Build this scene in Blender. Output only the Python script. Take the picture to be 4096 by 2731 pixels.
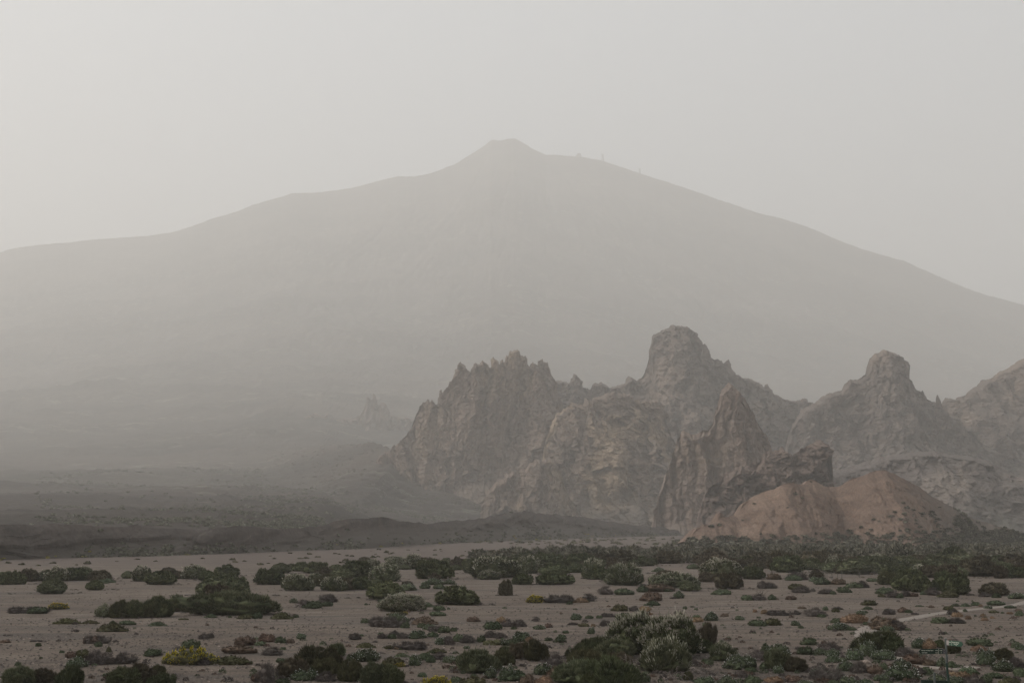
import bpy, math, random
import numpy as np

for o in list(bpy.data.objects):
    bpy.data.objects.remove(o)
SC = bpy.context.scene
COL = SC.collection
RAD = math.radians

# ------------------------------------------------------------------ camera
EYE = 5.5
FPX = 5689.0                     # 50 mm lens on a 4096 px wide frame
PITCH = math.atan(735.0 / FPX)   # horizon sits 735 px under the middle
cd = bpy.data.cameras.new('camera')
cd.lens = 50.0; cd.sensor_width = 36.0
cd.clip_start = 0.5; cd.clip_end = 30000.0
cam = bpy.data.objects.new('camera', cd); COL.objects.link(cam)
cam.location = (0, 0, EYE)
cam.rotation_euler = (math.pi / 2 + PITCH, 0, 0)
SC.camera = cam

# ------------------------------------------------------------------ light
SUN_EL, SUN_AZ = 32.0, -84.0     # sun to the left and a little ahead (azimuth from +Y, clockwise)
w = bpy.data.worlds.new('World'); SC.world = w; w.use_nodes = True
nt = w.node_tree; nt.nodes.clear()
sky = nt.nodes.new('ShaderNodeTexSky'); sky.sky_type = 'NISHITA'; sky.sun_disc = False
sky.sun_elevation = RAD(SUN_EL); sky.sun_rotation = RAD(SUN_AZ)
sky.altitude = 2000; sky.air_density = 1.0; sky.dust_density = 6.0; sky.ozone_density = 1.0
hs = nt.nodes.new('ShaderNodeHueSaturation'); hs.inputs['Saturation'].default_value = 0.16
mixw = nt.nodes.new('ShaderNodeMix'); mixw.data_type = 'RGBA'
mixw.inputs[0].default_value = 0.6                       # dust veil evens the sky out
mixw.inputs[7].default_value = (7.25, 7.9, 8.75, 1)
bg = nt.nodes.new('ShaderNodeBackground'); bg.inputs[1].default_value = 0.130
wo = nt.nodes.new('ShaderNodeOutputWorld')
nt.links.new(sky.outputs[0], hs.inputs['Color'])
nt.links.new(hs.outputs[0], mixw.inputs[6])
nt.links.new(mixw.outputs[2], bg.inputs[0])
nt.links.new(bg.outputs[0], wo.inputs[0])

sd = bpy.data.lights.new('sun', 'SUN'); sd.energy = 5.0; sd.angle = RAD(10)
sd.color = (1.0, 0.95, 0.895)
sun = bpy.data.objects.new('sun', sd); COL.objects.link(sun)
az = RAD(SUN_AZ); el = RAD(SUN_EL)
dvec = (math.sin(az) * math.cos(el), math.cos(az) * math.cos(el), math.sin(el))
from mathutils import Vector
sun.rotation_euler = Vector(dvec).to_track_quat('Z', 'Y').to_euler()

vs = SC.view_settings
SC.display_settings.display_device = 'sRGB'
vs.view_transform = 'Standard'; vs.look = 'None'; vs.gamma = 1; vs.use_curve_mapping = False
vs.exposure = -0.14
SC.render.engine = 'CYCLES'
cy = SC.cycles
cy.use_denoising = True
cy.max_bounces = 6; cy.diffuse_bounces = 3; cy.glossy_bounces = 1; cy.transmission_bounces = 2
cy.volume_bounces = 4; cy.transparent_max_bounces = 8

# ------------------------------------------------------------------ numpy noise
rng = np.random.RandomState(7)
PT = rng.permutation(256).astype(np.int64); PT = np.concatenate([PT, PT, PT])
VT = rng.rand(256).astype(np.float64)
def _h(i, j, k):
    return VT[PT[(PT[(PT[i & 255] + j) & 255] + k) & 255]]
def n3(x, y, z):
    x = np.asarray(x, float); y = np.asarray(y, float) + 0 * x; z = np.asarray(z, float) + 0 * x
    i = np.floor(x).astype(np.int64); j = np.floor(y).astype(np.int64); k = np.floor(z).astype(np.int64)
    fx, fy, fz = x - i, y - j, z - k
    fx = fx * fx * (3 - 2 * fx); fy = fy * fy * (3 - 2 * fy); fz = fz * fz * (3 - 2 * fz)
    def L(a, b, t): return a + (b - a) * t
    return L(L(L(_h(i, j, k), _h(i + 1, j, k), fx), L(_h(i, j + 1, k), _h(i + 1, j + 1, k), fx), fy),
             L(L(_h(i, j, k + 1), _h(i + 1, j, k + 1), fx), L(_h(i, j + 1, k + 1), _h(i + 1, j + 1, k + 1), fx), fy), fz)
def fbm(x, y, z=0.0, o=4, g=0.5):
    s = 0; a = 1; t = 0
    for q in range(o):
        s = s + a * (n3(x * 2 ** q + 17.3 * q, y * 2 ** q + 5.1 * q, z * 2 ** q + 9.7 * q) - 0.5); t += a; a *= g
    return s / t * 2          # about -1..1
def ridg(x, y, z=0.0, o=4, g=0.5):
    s = 0; a = 1; t = 0
    for q in range(o):
        n = n3(x * 2 ** q + 31.7 * q, y * 2 ** q + 3.9 * q, z * 2 ** q + 1.3 * q)
        s = s + a * (1 - np.abs(2 * n - 1)); t += a; a *= g
    return s / t              # 0..1, crests sharp

def facet(x, z, seed):
    """broken rock: every cell is its own tilted plane"""
    i0 = np.floor(x).astype(np.int64); j0 = np.floor(z).astype(np.int64)
    best = np.full(x.shape, 9.0); out = np.zeros(x.shape)
    for a in (-1, 0, 1):
        for b in (-1, 0, 1):
            i, j = i0 + a, j0 + b
            px_ = i + _h(i, j, seed); pz_ = j + _h(i, j, seed + 11)
            d = np.abs(x - px_) * 0.9 + np.abs(z - pz_) * 0.7 + 0.35 * np.hypot(x - px_, z - pz_)
            v = (_h(i, j, seed + 23) - 0.5) * 1.5 + (x - px_) * (_h(i, j, seed + 37) - 0.5) * 1.7 + (z - pz_) * (_h(i, j, seed + 51) - 0.35) * 1.3
            m = d < best; best = np.where(m, d, best); out = np.where(m, v, out)
    return out

# ------------------------------------------------------------------ from photo pixels to places
CT, ST = math.cos(PITCH), math.sin(PITCH)
def ray(px, py):
    u = (np.asarray(px, float) - 2048) / FPX; v = (1365.5 - np.asarray(py, float)) / FPX
    return u, CT - v * ST, ST + v * CT
def at(px, py, Y):
    u, y, z = ray(px, py)
    return Y * u / y, EYE + Y * z / y
def on_ground(px, py):
    u, y, z = ray(px, py)
    k = -EYE / z
    return k * u, k * y
def zr(ox, oy, s):
    return lambda pts: [(ox + a * s, oy + b * s) for a, b in pts]
R5 = zr(1500, 1250, 0.574); R6 = zr(2700, 1250, 0.6377); R7 = zr(0, 1400, 0.6803)
RB = zr(2600, 1500, 0.3955); OV = zr(0, 0, 1.7415)

def gz(x, y):
    """height of the plain"""
    x = np.asarray(x, float); y = np.asarray(y, float)
    r = np.hypot(x, y)
    a = np.clip((r - 10) / 60, 0.35, 1) * np.clip((700 - r) / 300, 0, 1)
    return a * (0.16 * fbm(x / 22 + 3, y / 13 + 8, 0.5, 3) + 0.05 * fbm(x / 4, y / 3, 2.2, 2))

# ------------------------------------------------------------------ mesh helpers
def mesh(name, V, F, col=None, smooth=False, mat=None):
    V = np.asarray(V, np.float32); F = np.asarray(F, np.int32)
    me = bpy.data.meshes.new(name)
    n, k = F.shape
    me.vertices.add(len(V)); me.vertices.foreach_set('co', V.ravel())
    me.loops.add(n * k); me.loops.foreach_set('vertex_index', F.ravel())
    me.polygons.add(n)
    me.polygons.foreach_set('loop_start', np.arange(0, n * k, k, dtype=np.int32))
    me.polygons.foreach_set('loop_total', np.full(n, k, np.int32))
    me.polygons.foreach_set('use_smooth', np.asarray(smooth, bool) if np.ndim(smooth) else np.full(n, smooth, bool))
    if col is not None:
        a = me.color_attributes.new('c', 'FLOAT_COLOR', 'POINT')
        c = np.ones((len(V), 4), np.float32); c[:, :col.shape[1]] = col
        a.data.foreach_set('color', c.ravel())
    me.update(calc_edges=True)
    if mat: me.materials.append(mat)
    return me
def obj(name, me, parent=None, **props):
    o = bpy.data.objects.new(name, me); COL.objects.link(o)
    if parent: o.parent = parent
    for k, v in props.items(): o[k] = v
    return o
def grid_faces(nr, nc):
    i = np.arange(nr - 1)[:, None] * nc + np.arange(nc - 1)[None, :]
    return np.stack([i, i + 1, i + nc + 1, i + nc], -1).reshape(-1, 4)

# ------------------------------------------------------------------ materials
def newmat(name):
    m = bpy.data.materials.new(name); m.use_nodes = True
    n = m.node_tree.nodes; l = m.node_tree.links
    b = n['Principled BSDF']; b.inputs['Roughness'].default_value = 0.95
    b.inputs['Specular IOR Level'].default_value = 0.1
    return m, n, l, b
def noise(n, l, scale, detail=6, vec=None, rough=0.55, stretch=None):
    if vec is None:
        tc = n.new('ShaderNodeTexCoord'); vec = tc.outputs['Object']
    if stretch:
        mp = n.new('ShaderNodeMapping'); mp.inputs['Scale'].default_value = stretch
        l.new(vec, mp.inputs['Vector']); vec = mp.outputs[0]
    t = n.new('ShaderNodeTexNoise'); t.inputs['Scale'].default_value = scale
    t.inputs['Detail'].default_value = detail; t.inputs['Roughness'].default_value = rough
    l.new(vec, t.inputs['Vector'])
    return t.outputs['Fac']
def ramp(n, l, fac, stops):
    r = n.new('ShaderNodeValToRGB'); e = r.color_ramp.elements
    while len(e) < len(stops): e.new(0.5)
    for k, (p, c) in enumerate(stops):
        e[k].position = p
        e[k].color = (c, c, c, 1) if not hasattr(c, '__len__') else (*c, 1)
    l.new(fac, r.inputs[0]); return r.outputs[0]
def mix(n, l, fac, a, b, mode='MIX'):
    m = n.new('ShaderNodeMix'); m.data_type = 'RGBA'; m.blend_type = mode
    for s, v in ((0, fac), (6, a), (7, b)):
        if isinstance(v, (int, float)): m.inputs[s].default_value = v
        elif isinstance(v, tuple): m.inputs[s].default_value = (*v, 1)
        else: l.new(v, m.inputs[s])
    return m.outputs[2]
def bump(n, l, b, h, strength, dist):
    bp = n.new('ShaderNodeBump'); bp.inputs['Strength'].default_value = strength
    bp.inputs['Distance'].default_value = dist
    l.new(h, bp.inputs['Height']); l.new(bp.outputs[0], b.inputs['Normal'])
def attr(n, l):
    a = n.new('ShaderNodeAttribute'); a.attribute_name = 'c'
    s = n.new('ShaderNodeSeparateColor'); l.new(a.outputs['Color'], s.inputs[0])
    return s.outputs

def leaf_mat(name, dark, light, tip, jitter=0.25):
    m, n, l, b = newmat(name)
    R, G, B = attr(n, l)[:3]
    c = mix(n, l, B, dark, light)
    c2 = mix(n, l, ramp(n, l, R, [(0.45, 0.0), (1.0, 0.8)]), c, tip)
    oi = n.new('ShaderNodeObjectInfo')
    h = n.new('ShaderNodeHueSaturation')
    mr = n.new('ShaderNodeMapRange'); mr.inputs[3].default_value = 1 - jitter; mr.inputs[4].default_value = 1 + jitter
    l.new(oi.outputs['Random'], mr.inputs[0]); l.new(mr.outputs[0], h.inputs['Value'])
    mr2 = n.new('ShaderNodeMapRange'); mr2.inputs[3].default_value = 0.485; mr2.inputs[4].default_value = 0.51
    w1 = n.new('ShaderNodeMath'); w1.operation = 'FRACT'
    w2 = n.new('ShaderNodeMath'); w2.operation = 'MULTIPLY'; w2.inputs[1].default_value = 7.13
    l.new(oi.outputs['Random'], w2.inputs[0]); l.new(w2.outputs[0], w1.inputs[0])
    l.new(w1.outputs[0], mr2.inputs[0]); l.new(mr2.outputs[0], h.inputs['Hue'])
    l.new(c2, h.inputs['Color']); l.new(h.outputs[0], b.inputs['Base Color'])
    return m
M = {}
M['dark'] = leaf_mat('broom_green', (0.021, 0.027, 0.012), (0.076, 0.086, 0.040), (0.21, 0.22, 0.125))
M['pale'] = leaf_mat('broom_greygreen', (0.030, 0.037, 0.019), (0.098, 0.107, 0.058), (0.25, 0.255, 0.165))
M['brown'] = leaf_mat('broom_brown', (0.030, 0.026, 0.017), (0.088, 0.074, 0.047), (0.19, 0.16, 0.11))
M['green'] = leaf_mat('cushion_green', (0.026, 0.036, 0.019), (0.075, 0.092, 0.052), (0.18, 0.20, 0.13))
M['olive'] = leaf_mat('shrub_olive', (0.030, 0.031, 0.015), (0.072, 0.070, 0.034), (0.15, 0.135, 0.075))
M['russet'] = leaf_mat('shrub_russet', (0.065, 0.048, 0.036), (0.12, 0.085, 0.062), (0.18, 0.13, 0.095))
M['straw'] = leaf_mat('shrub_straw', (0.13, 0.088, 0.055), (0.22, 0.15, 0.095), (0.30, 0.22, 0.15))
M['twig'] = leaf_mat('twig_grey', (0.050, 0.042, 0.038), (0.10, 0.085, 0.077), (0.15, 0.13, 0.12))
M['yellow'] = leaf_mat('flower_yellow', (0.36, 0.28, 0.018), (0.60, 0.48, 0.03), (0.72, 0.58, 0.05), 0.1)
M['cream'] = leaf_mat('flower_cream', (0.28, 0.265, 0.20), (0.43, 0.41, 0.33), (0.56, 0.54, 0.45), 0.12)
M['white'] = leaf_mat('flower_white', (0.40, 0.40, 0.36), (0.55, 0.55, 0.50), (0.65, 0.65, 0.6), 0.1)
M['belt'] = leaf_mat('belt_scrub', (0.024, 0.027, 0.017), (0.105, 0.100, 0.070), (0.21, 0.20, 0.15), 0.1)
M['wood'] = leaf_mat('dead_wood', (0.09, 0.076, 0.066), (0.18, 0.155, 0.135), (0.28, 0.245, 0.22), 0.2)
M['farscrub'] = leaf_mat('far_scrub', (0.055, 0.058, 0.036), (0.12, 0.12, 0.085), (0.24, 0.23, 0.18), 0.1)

def ground_mat():
    m, n, l, b = newmat('volcanic_gravel')
    big = noise(n, l, 0.05, 4, stretch=(0.5, 1.6, 1))
    mid = noise(n, l, 0.6, 6, stretch=(0.6, 1.5, 1))
    fine = noise(n, l, 9.0, 8, rough=0.75)
    sandc = mix(n, l, ramp(n, l, big, [(0.38, 0.0), (0.62, 1.0)]), (0.156, 0.125, 0.100), (0.204, 0.168, 0.138))
    c = mix(n, l, ramp(n, l, mid, [(0.38, 0.0), (0.66, 0.85)]), sandc, (0.105, 0.082, 0.067))
    dk = noise(n, l, 0.16, 5, stretch=(0.35, 1.6, 1), rough=0.65)
    c = mix(n, l, ramp(n, l, dk, [(0.48, 0.0), (0.62, 0.75)]), c, (0.100, 0.086, 0.076))
    vo = n.new('ShaderNodeTexVoronoi'); vo.inputs['Scale'].default_value = 9.0
    tc = n.new('ShaderNodeTexCoord'); l.new(tc.outputs['Object'], vo.inputs['Vector'])
    speck = ramp(n, l, vo.outputs['Distance'], [(0.14, 1.0), (0.30, 0.0)])
    pick = n.new('ShaderNodeSeparateColor'); l.new(vo.outputs['Color'], pick.inputs[0])
    pk = ramp(n, l, pick.outputs[0], [(0.5, 0.0), (0.62, 1.0)])
    sp = n.new('ShaderNodeMath'); sp.operation = 'MULTIPLY'; l.new(speck, sp.inputs[0]); l.new(pk, sp.inputs[1])
    c = mix(n, l, sp.outputs[0], c, mix(n, l, pick.outputs[1], (0.055, 0.042, 0.036), (0.28, 0.22, 0.18)))
    c = mix(n, l, 0.85, c, ramp(n, l, fine, [(0.32, 0.45), (0.68, 1.25)]), 'MULTIPLY')
    # far lava ground is darker than the sandy pan in front
    g = n.new('ShaderNodeSeparateXYZ'); l.new(tc.outputs['Object'], g.inputs[0])
    ad = n.new('ShaderNodeMath'); ad.operation = 'MULTIPLY_ADD'; ad.inputs[1].default_value = 60.0
    l.new(noise(n, l, 0.03, 3), ad.inputs[0]); l.new(g.outputs[1], ad.inputs[2])
    far = n.new('ShaderNodeMapRange'); far.inputs[1].default_value = 222; far.inputs[2].default_value = 246
    l.new(ad.outputs[0], far.inputs[0])
    c = mix(n, l, far.outputs[0], c, mix(n, l, 0.75, c, (0.105, 0.084, 0.073)))
    l.new(c, b.inputs['Base Color'])
    bump(n, l, b, noise(n, l, 4.0, 8, rough=0.8), 0.9, 0.12)
    return m
M['ground'] = ground_mat()

def rock_mat(name, base, warm, ochre, talus, ochre_amt=0.62, vert=True, scale=1.0):
    m, n, l, b = newmat(name)
    R, G, B = attr(n, l)[:3]
    st = (1, 1, 0.28) if vert else (0.5, 1, 1.8)
    a = noise(n, l, 0.06 * scale, 8, stretch=st, rough=0.65)
    c = mix(n, l, ramp(n, l, a, [(0.35, 0.0), (0.65, 1.0)]), base, warm)
    o = noise(n, l, 0.018 * scale, 5, stretch=(1, 1, 0.8))
    c = mix(n, l, ramp(n, l, o, [(ochre_amt - 0.08, 0.0), (ochre_amt, 0.8)]), c, ochre)
    f = noise(n, l, 0.5 * scale, 9, rough=0.75, stretch=(1, 1, 0.6))
    c = mix(n, l, 0.85, c, ramp(n, l, f, [(0.30, 0.55), (0.70, 1.30)]), 'MULTIPLY')
    tf = mix(n, l, ramp(n, l, noise(n, l, 1.2 * scale, 5, rough=0.7), [(0.52, 0.0), (0.6, 0.5)]), talus, (0.10, 0.10, 0.07))
    c = mix(n, l, R, c, tf)
    l.new(c, b.inputs['Base Color'])
    bump(n, l, b, noise(n, l, 0.6 * scale, 9, rough=0.8, stretch=(1, 1, 0.5)), 0.9, 1.6 / scale)
    return m
M['rock'] = rock_mat('rock_brown', (0.175, 0.136, 0.114), (0.242, 0.181, 0.147), (0.28, 0.212, 0.16), (0.178, 0.142, 0.120), 0.64)
M['rock_ochre'] = rock_mat('rock_ochre', (0.160, 0.127, 0.106), (0.230, 0.172, 0.137), (0.30, 0.225, 0.158), (0.165, 0.137, 0.116), 0.56)
M['rock_grey'] = rock_mat('rock_grey', (0.122, 0.099, 0.087), (0.172, 0.134, 0.115), (0.225, 0.172, 0.14), (0.150, 0.126, 0.109), 0.62, False)
M['rock_dark'] = rock_mat('rock_dark', (0.145, 0.110, 0.093), (0.200, 0.149, 0.124), (0.235, 0.17, 0.132), (0.165, 0.134, 0.114), 0.64, False)
M['apron'] = rock_mat('rock_apron', (0.132, 0.115, 0.103), (0.178, 0.149, 0.136), (0.23, 0.19, 0.161), (0.138, 0.127, 0.109), 0.6, False)
M['mound'] = rock_mat('mound_earth', (0.145, 0.102, 0.080), (0.222, 0.156, 0.120), (0.25, 0.176, 0.133), (0.150, 0.126, 0.108), 0.60, False, 3.0)
M['lava'] = rock_mat('lava_dark', (0.085, 0.073, 0.065), (0.125, 0.103, 0.090), (0.155, 0.117, 0.094), (0.115, 0.099, 0.087), 0.68, False, 2.0)
def lavafield_mat():
    m, n, l, b = newmat('lava_field')
    a = noise(n, l, 0.004, 6, stretch=(0.5, 1, 1), rough=0.6)
    c = mix(n, l, ramp(n, l, a, [(0.4, 0.0), (0.62, 1.0)]), (0.062, 0.052, 0.045), (0.130, 0.108, 0.092))
    s = noise(n, l, 0.05, 8, rough=0.8, stretch=(0.4, 1, 1))
    k = noise(n, l, 0.006, 4, stretch=(0.6, 1, 1))
    f = n.new('ShaderNodeMath'); f.operation = 'MULTIPLY'
    l.new(ramp(n, l, s, [(0.52, 0.0), (0.62, 1.0)]), f.inputs[0]); l.new(ramp(n, l, k, [(0.46, 0.05), (0.6, 1.0)]), f.inputs[1])
    c = mix(n, l, f.outputs[0], c, (0.24, 0.225, 0.18))
    l.new(c, b.inputs['Base Color'])
    bump(n, l, b, noise(n, l, 0.05, 9, rough=0.8), 1.0, 10.0)
    return m
M['lavafield'] = lavafield_mat()
def plain_mat(name, c0, c1, scale, rough=0.7, spec=0.3):
    m, n, l, b = newmat(name)
    l.new(mix(n, l, ramp(n, l, noise(n, l, scale, 5), [(0.3, 0.0), (0.7, 1.0)]), c0, c1), b.inputs['Base Color'])
    b.inputs['Roughness'].default_value = rough; b.inputs['Specular IOR Level'].default_value = spec
    return m
M['path'] = plain_mat('path_sand', (0.155, 0.129, 0.106), (0.210, 0.178, 0.150), 3.0)
M['pole'] = plain_mat('pole_greygreen', (0.060, 0.072, 0.066), (0.13, 0.14, 0.13), 9)
M['polegreen'] = plain_mat('pole_green', (0.010, 0.028, 0.020), (0.018, 0.042, 0.030), 12)
M['board'] = plain_mat('board_green', (0.006, 0.022, 0.014), (0.010, 0.030, 0.020), 14, 0.5)
M['board_lit'] = plain_mat('board_green_lit', (0.020, 0.060, 0.038), (0.030, 0.080, 0.050), 14, 0.5)  # lighter copy of the board green, sunlight put into the colour
M['plate'] = plain_mat('bracket_grey', (0.07, 0.07, 0.075), (0.10, 0.10, 0.105), 20, 0.5)
M['plate_pale'] = plain_mat('bracket_pale', (0.28, 0.25, 0.24), (0.34, 0.31, 0.29), 20, 0.5)
M['ink'] = plain_mat('lettering_cream', (0.50, 0.50, 0.42), (0.56, 0.56, 0.48), 30)
M['post'] = plain_mat('fence_post', (0.07, 0.068, 0.06), (0.12, 0.115, 0.10), 6)
M['stone'] = plain_mat('stone_dark', (0.045, 0.036, 0.031), (0.10, 0.078, 0.063), 1.5)
M['stone_pale'] = plain_mat('stone_pale', (0.20, 0.155, 0.125), (0.30, 0.24, 0.20), 5)
M['concrete'] = plain_mat('concrete', (0.16, 0.15, 0.14), (0.2, 0.19, 0.18), 0.5)
M['steel'] = plain_mat('steel', (0.10, 0.10, 0.10), (0.15, 0.15, 0.15), 0.5)

# ------------------------------------------------------------------ the plain: one sheet to the horizon
def build_ground():
    th = np.concatenate([np.linspace(-180, -28, 40)[:-1], np.linspace(-28, 28, 420), np.linspace(28, 180, 40)[1:]])
    r = np.concatenate([[0.0], np.geomspace(4, 30, 10)[:-1], 1 / np.linspace(1 / 30.0, 1 / 900.0, 420), np.geomspace(1000, 9300, 8)])
    T, R = np.meshgrid(np.radians(th), r)
    X = R * np.sin(T); Y = R * np.cos(T); Z = gz(X, Y)
    V = np.stack([X, Y, Z], -1).reshape(-1, 3)
    obj('ground', mesh('ground', V, grid_faces(len(r), len(th))[:, ::-1], smooth=True, mat=M['ground']), kind='structure')
build_ground()

# ------------------------------------------------------------------ the volcano and the lava field at its foot
CREST = OV([(-900, 700), (-500, 640), (-200, 603), (0, 578), (45, 566), (150, 556), (250, 546), (340, 541), (390, 533), (440, 519), (490, 500), (540, 487), (585, 468),
    (640, 453), (672, 443), (720, 442), (770, 436), (830, 426), (880, 412), (915, 403), (950, 405), (990, 398), (1020, 386), (1045, 376),
    (1070, 360), (1090, 349), (1110, 336), (1130, 321), (1150, 323), (1165, 319), (1182, 317), (1200, 326), (1225, 342), (1255, 356),
    (1290, 356), (1320, 359), (1340, 361), (1384, 369), (1420, 380), (1450, 391), (1500, 408), (1560, 425), (1610, 443), (1670, 464),
    (1750, 490), (1800, 501), (1860, 523), (1920, 548), (1980, 570), (2040, 589), (2080, 599), (2140, 627), (2200, 653), (2250, 672),
    (2320, 690), (2352, 700), (2500, 752), (2800, 850), (3200, 960), (3600, 1050)])
YC = 6000.0
def crest_z(px):
    py = np.interp(px, [p[0] for p in CREST], [p[1] for p in CREST])
    return at(px, py, YC)
def build_mountain():
    px = np.concatenate([np.linspace(-1500, -300, 40)[:-1], np.linspace(-300, 4400, 760), np.linspace(4400, 5900, 40)[1:]])
    X1, Z1 = crest_z(px)
    Z1 = Z1 + 4.5 * fbm(X1 / 60, 0 * X1, 4.4, 4) + 2.0 * fbm(X1 / 12, 0 * X1, 1.4, 2)
    k = X1 / YC
    d0 = np.interp(px, [-1500, 0, 900, 1300, 1500, 2100, 2600, 3000, 5900], [290, 290, 340, 450, 700, 1050, 1300, 1650, 1650])
    s = np.concatenate([[-0.004], np.linspace(0, 1, 430) ** 1.9, [1.04, 1.15, 1.34]])
    S, K = np.meshgrid(s, k); S = S.T; K = K.T
    D0 = np.broadcast_to(d0, S.shape)
    Y = D0 + (YC - D0) * S
    X = K * Y
    Sc = np.clip(S, 0, 1)
    tan1 = (Z1 - EYE) / YC
    Z = EYE - 2.5 + Y * tan1[None, :] * Sc ** 1.1
    env = np.clip(Sc * 30, 0, 1) * np.clip((1 - Sc) * 6, 0, 1)
    amp = 0.013 * Y
    Z += env * amp * (1.1 * fbm(X / 420, Y / 420, 0.3, 5) + 0.5 * (ridg(X / 160, Y / 160, 2.0, 4) - 0.6))
    Z += env * 0.0026 * Y * fbm(X / 24, Y / 24, 5, 4)
    nearm = np.clip((2600 - Y) / 1800, 0, 1)
    Z += np.clip(Sc * 60, 0, 1) * nearm * (3.4 * (ridg(X / 30, Y / 30, 3.0, 4) - 0.55) + 1.1 * fbm(X / 5, Y / 6, 6.0, 3))
    rad = np.arctan2(X - 60, 6600 - Y)
    Z -= env * np.clip((Y - 2800) / 2000, 0, 1) * 26 * ridg(rad * 34, Y / 2600, 0.7, 3)
    Z = np.where(S > 1, np.broadcast_to(Z1, S.shape) * np.clip(1 - (S - 1) * 2.6, 0.02, 1), Z)
    Z = np.where(S < 0, -0.6, Z)
    Z = np.where((Y < 8300), Z, 1.0)
    V = np.stack([X, Y, Z], -1).reshape(-1, 3)
    obj('mountain', mesh('mountain', V, grid_faces(len(s), len(px)), smooth=False, mat=M['lavafield']), kind='structure')
    return X, Y, Z
MX, MY, MZ = build_mountain()

# ------------------------------------------------------------------ rock walls: crest traced, relief built in depth
def curtain(name, pts, Yr, zb=-1.0, c1=0.35, c2=1.5, tf=0.3, jag=1.0, step=0.6, rows=200, amp=(14, 5, 1.6, 0.8), vs=0.4,
            strata=0.8, thick=12, smooth_m=10, mat=None, lean=0.0, gully=1.0, tone=None, notchk=0.8, blocky=1.0, **props):
    pts = sorted(pts)
    Yarr = Yr if callable(Yr) else (lambda px: np.full_like(px, Yr, dtype=float))
    ppx = np.array([p[0] for p in pts], float); ppy = np.array([p[1] for p in pts], float)
    pX, pZ = at(ppx, ppy, Yarr(ppx))
    xs = np.arange(pX[0], pX[-1], step)
    pxs = np.interp(xs, pX, ppx)
    Y0 = Yarr(pxs)
    Zt = np.interp(xs, pX, pZ); Yc0 = float(Y0.mean())
    Zt = Zt + jag * (2.4 * fbm(xs / 5.5, 0 * xs, Yc0 * 0.01, 4, 0.6) + 1.7 * (ridg(xs / 3.2, 0 * xs, 3.3 + Yc0 * 0.01, 2) - 0.6))
    kk = int(max(1, smooth_m / step)); ker = np.hanning(2 * kk + 3); ker /= ker.sum()
    Zs = np.convolve(np.pad(Zt, kk + 1, mode='edge'), ker, mode='valid')
    zbv = zb(pxs) if callable(zb) else np.full_like(xs, zb)
    Zt = np.maximum(Zt, zbv + 0.3); Zs = np.maximum(Zs, zbv + 0.3)
    t = np.linspace(0, 1, rows)[:, None]
    z = zbv + (Zt - zbv) * t
    x = np.broadcast_to(xs, z.shape)
    H = Zs - zbv
    tn = tf * (1.05 - 1.1 * (ridg(xs / 22, 0 * xs, 7.7, 3) - 0.55))
    zta = zbv + H * np.clip(tn, 0.02, 0.9)
    top = np.maximum(0, Zs - z)
    D = c1 * np.minimum(top, np.maximum(Zs - zta, 0)) + c2 * np.maximum(0, zta - z)
    tal = np.clip((zta - z) / (0.30 * np.maximum(H, 1)) + 0.35 + 0.9 * fbm(x / 11, z / 9, 12.3, 4), 0, 1)
    w_ = (1 - 0.72 * tal) * np.clip((Zt - z) / 4 + 0.15, 0, 1)
    a1, a2, a3, a4 = amp
    wx = x + 4 * fbm(x / 25, z / 40, 1.1, 2) + lean * z
    disp = a1 * gully * (ridg(wx / (a1 * 2.6), z * vs / (a1 * 2.6), 1.7, 2) - 0.35)
    disp = disp * 1.5
    disp = disp + 1.7 * a2 * (ridg(wx / (a2 * 2.8), z * vs / (a2 * 2.8), 4.1, 3) - 0.4)
    disp = disp + 1.8 * a3 * fbm(wx / (a3 * 2.2), z * vs * 1.3 / (a3 * 2.2), 2.2, 3)
    bx = wx + 2.0 * fbm(x / 7, z / 7, 15.5, 3)
    disp = disp + blocky * (0.42 * a1 * facet(bx / (a1 * 0.95), (z + 0.25 * x * min(1, vs * 1.6)) * (0.12 + 0.7 * vs) / (a1 * 0.8), 3)
                            + 0.45 * a2 * facet(bx / (a2 * 0.75), (z - 0.3 * x * min(1, vs * 1.6)) * (0.18 + 0.8 * vs) / (a2 * 0.7), 5)
                            + 0.5 * a3 * facet(bx / (a3 * 0.8), z * (0.35 + 0.7 * vs) / (a3 * 0.9), 7))
    zz = z + 2.5 * fbm(x / 18, z / 18, 6.6, 2)
    disp = disp + strata * fbm(x / 30, zz / 2.4, 9.1, 3)
    disp = disp + a4 * fbm(x / 1.6, z / 1.6, 3.1, 3)
    kn = int(max(2, 7 / step)); pad = np.pad(Zt, kn, mode='edge')
    Zm = np.max(np.stack([pad[i:i + len(Zt)] for i in range(0, 2 * kn + 1, max(1, kn // 4))]), 0)
    notch = np.clip(Zm - Zt, 0, 14)
    D = np.maximum(D - notchk * notch * np.exp(-(Zt - z) / 26.0) * np.clip((Zt - z) / 2, 0, 1), -3)
    D = D + w_ * disp + tal * (1.3 * a4 + 0.6) * fbm(x / 3, z / 1.5, 8.8, 3) + tal * 0.6 * a1 * fbm(x / 20, z / 14, 2.8, 3)
    y = Y0 - D
    xx = x + np.maximum(w_, 0.5 * (1 - tal)) * (0.55 * a2 * fbm(x / 9 + 40, z / 7, 5.5, 4) + 0.5 * a3 * fbm(x / 3, z / 2.2, 7.5, 3))
    back = []
    for q, (fz, fy) in enumerate(((0.97, 0.5), (0.8, 1.2), (0.45, 2.2), (0.0, 3.4))):
        bz = zbv + (np.minimum(Zt, Zs + 3) - zbv) * fz
        back.append((xs, Y0 + thick * fy + 2 * fbm(xs / 9, 0 * xs + q, 0.2, 2), bz))
    X = np.vstack([xx] + [b[0] for b in back]); Y = np.vstack([y] + [b[1] for b in back]); Z = np.vstack([z] + [b[2] for b in back])
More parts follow.
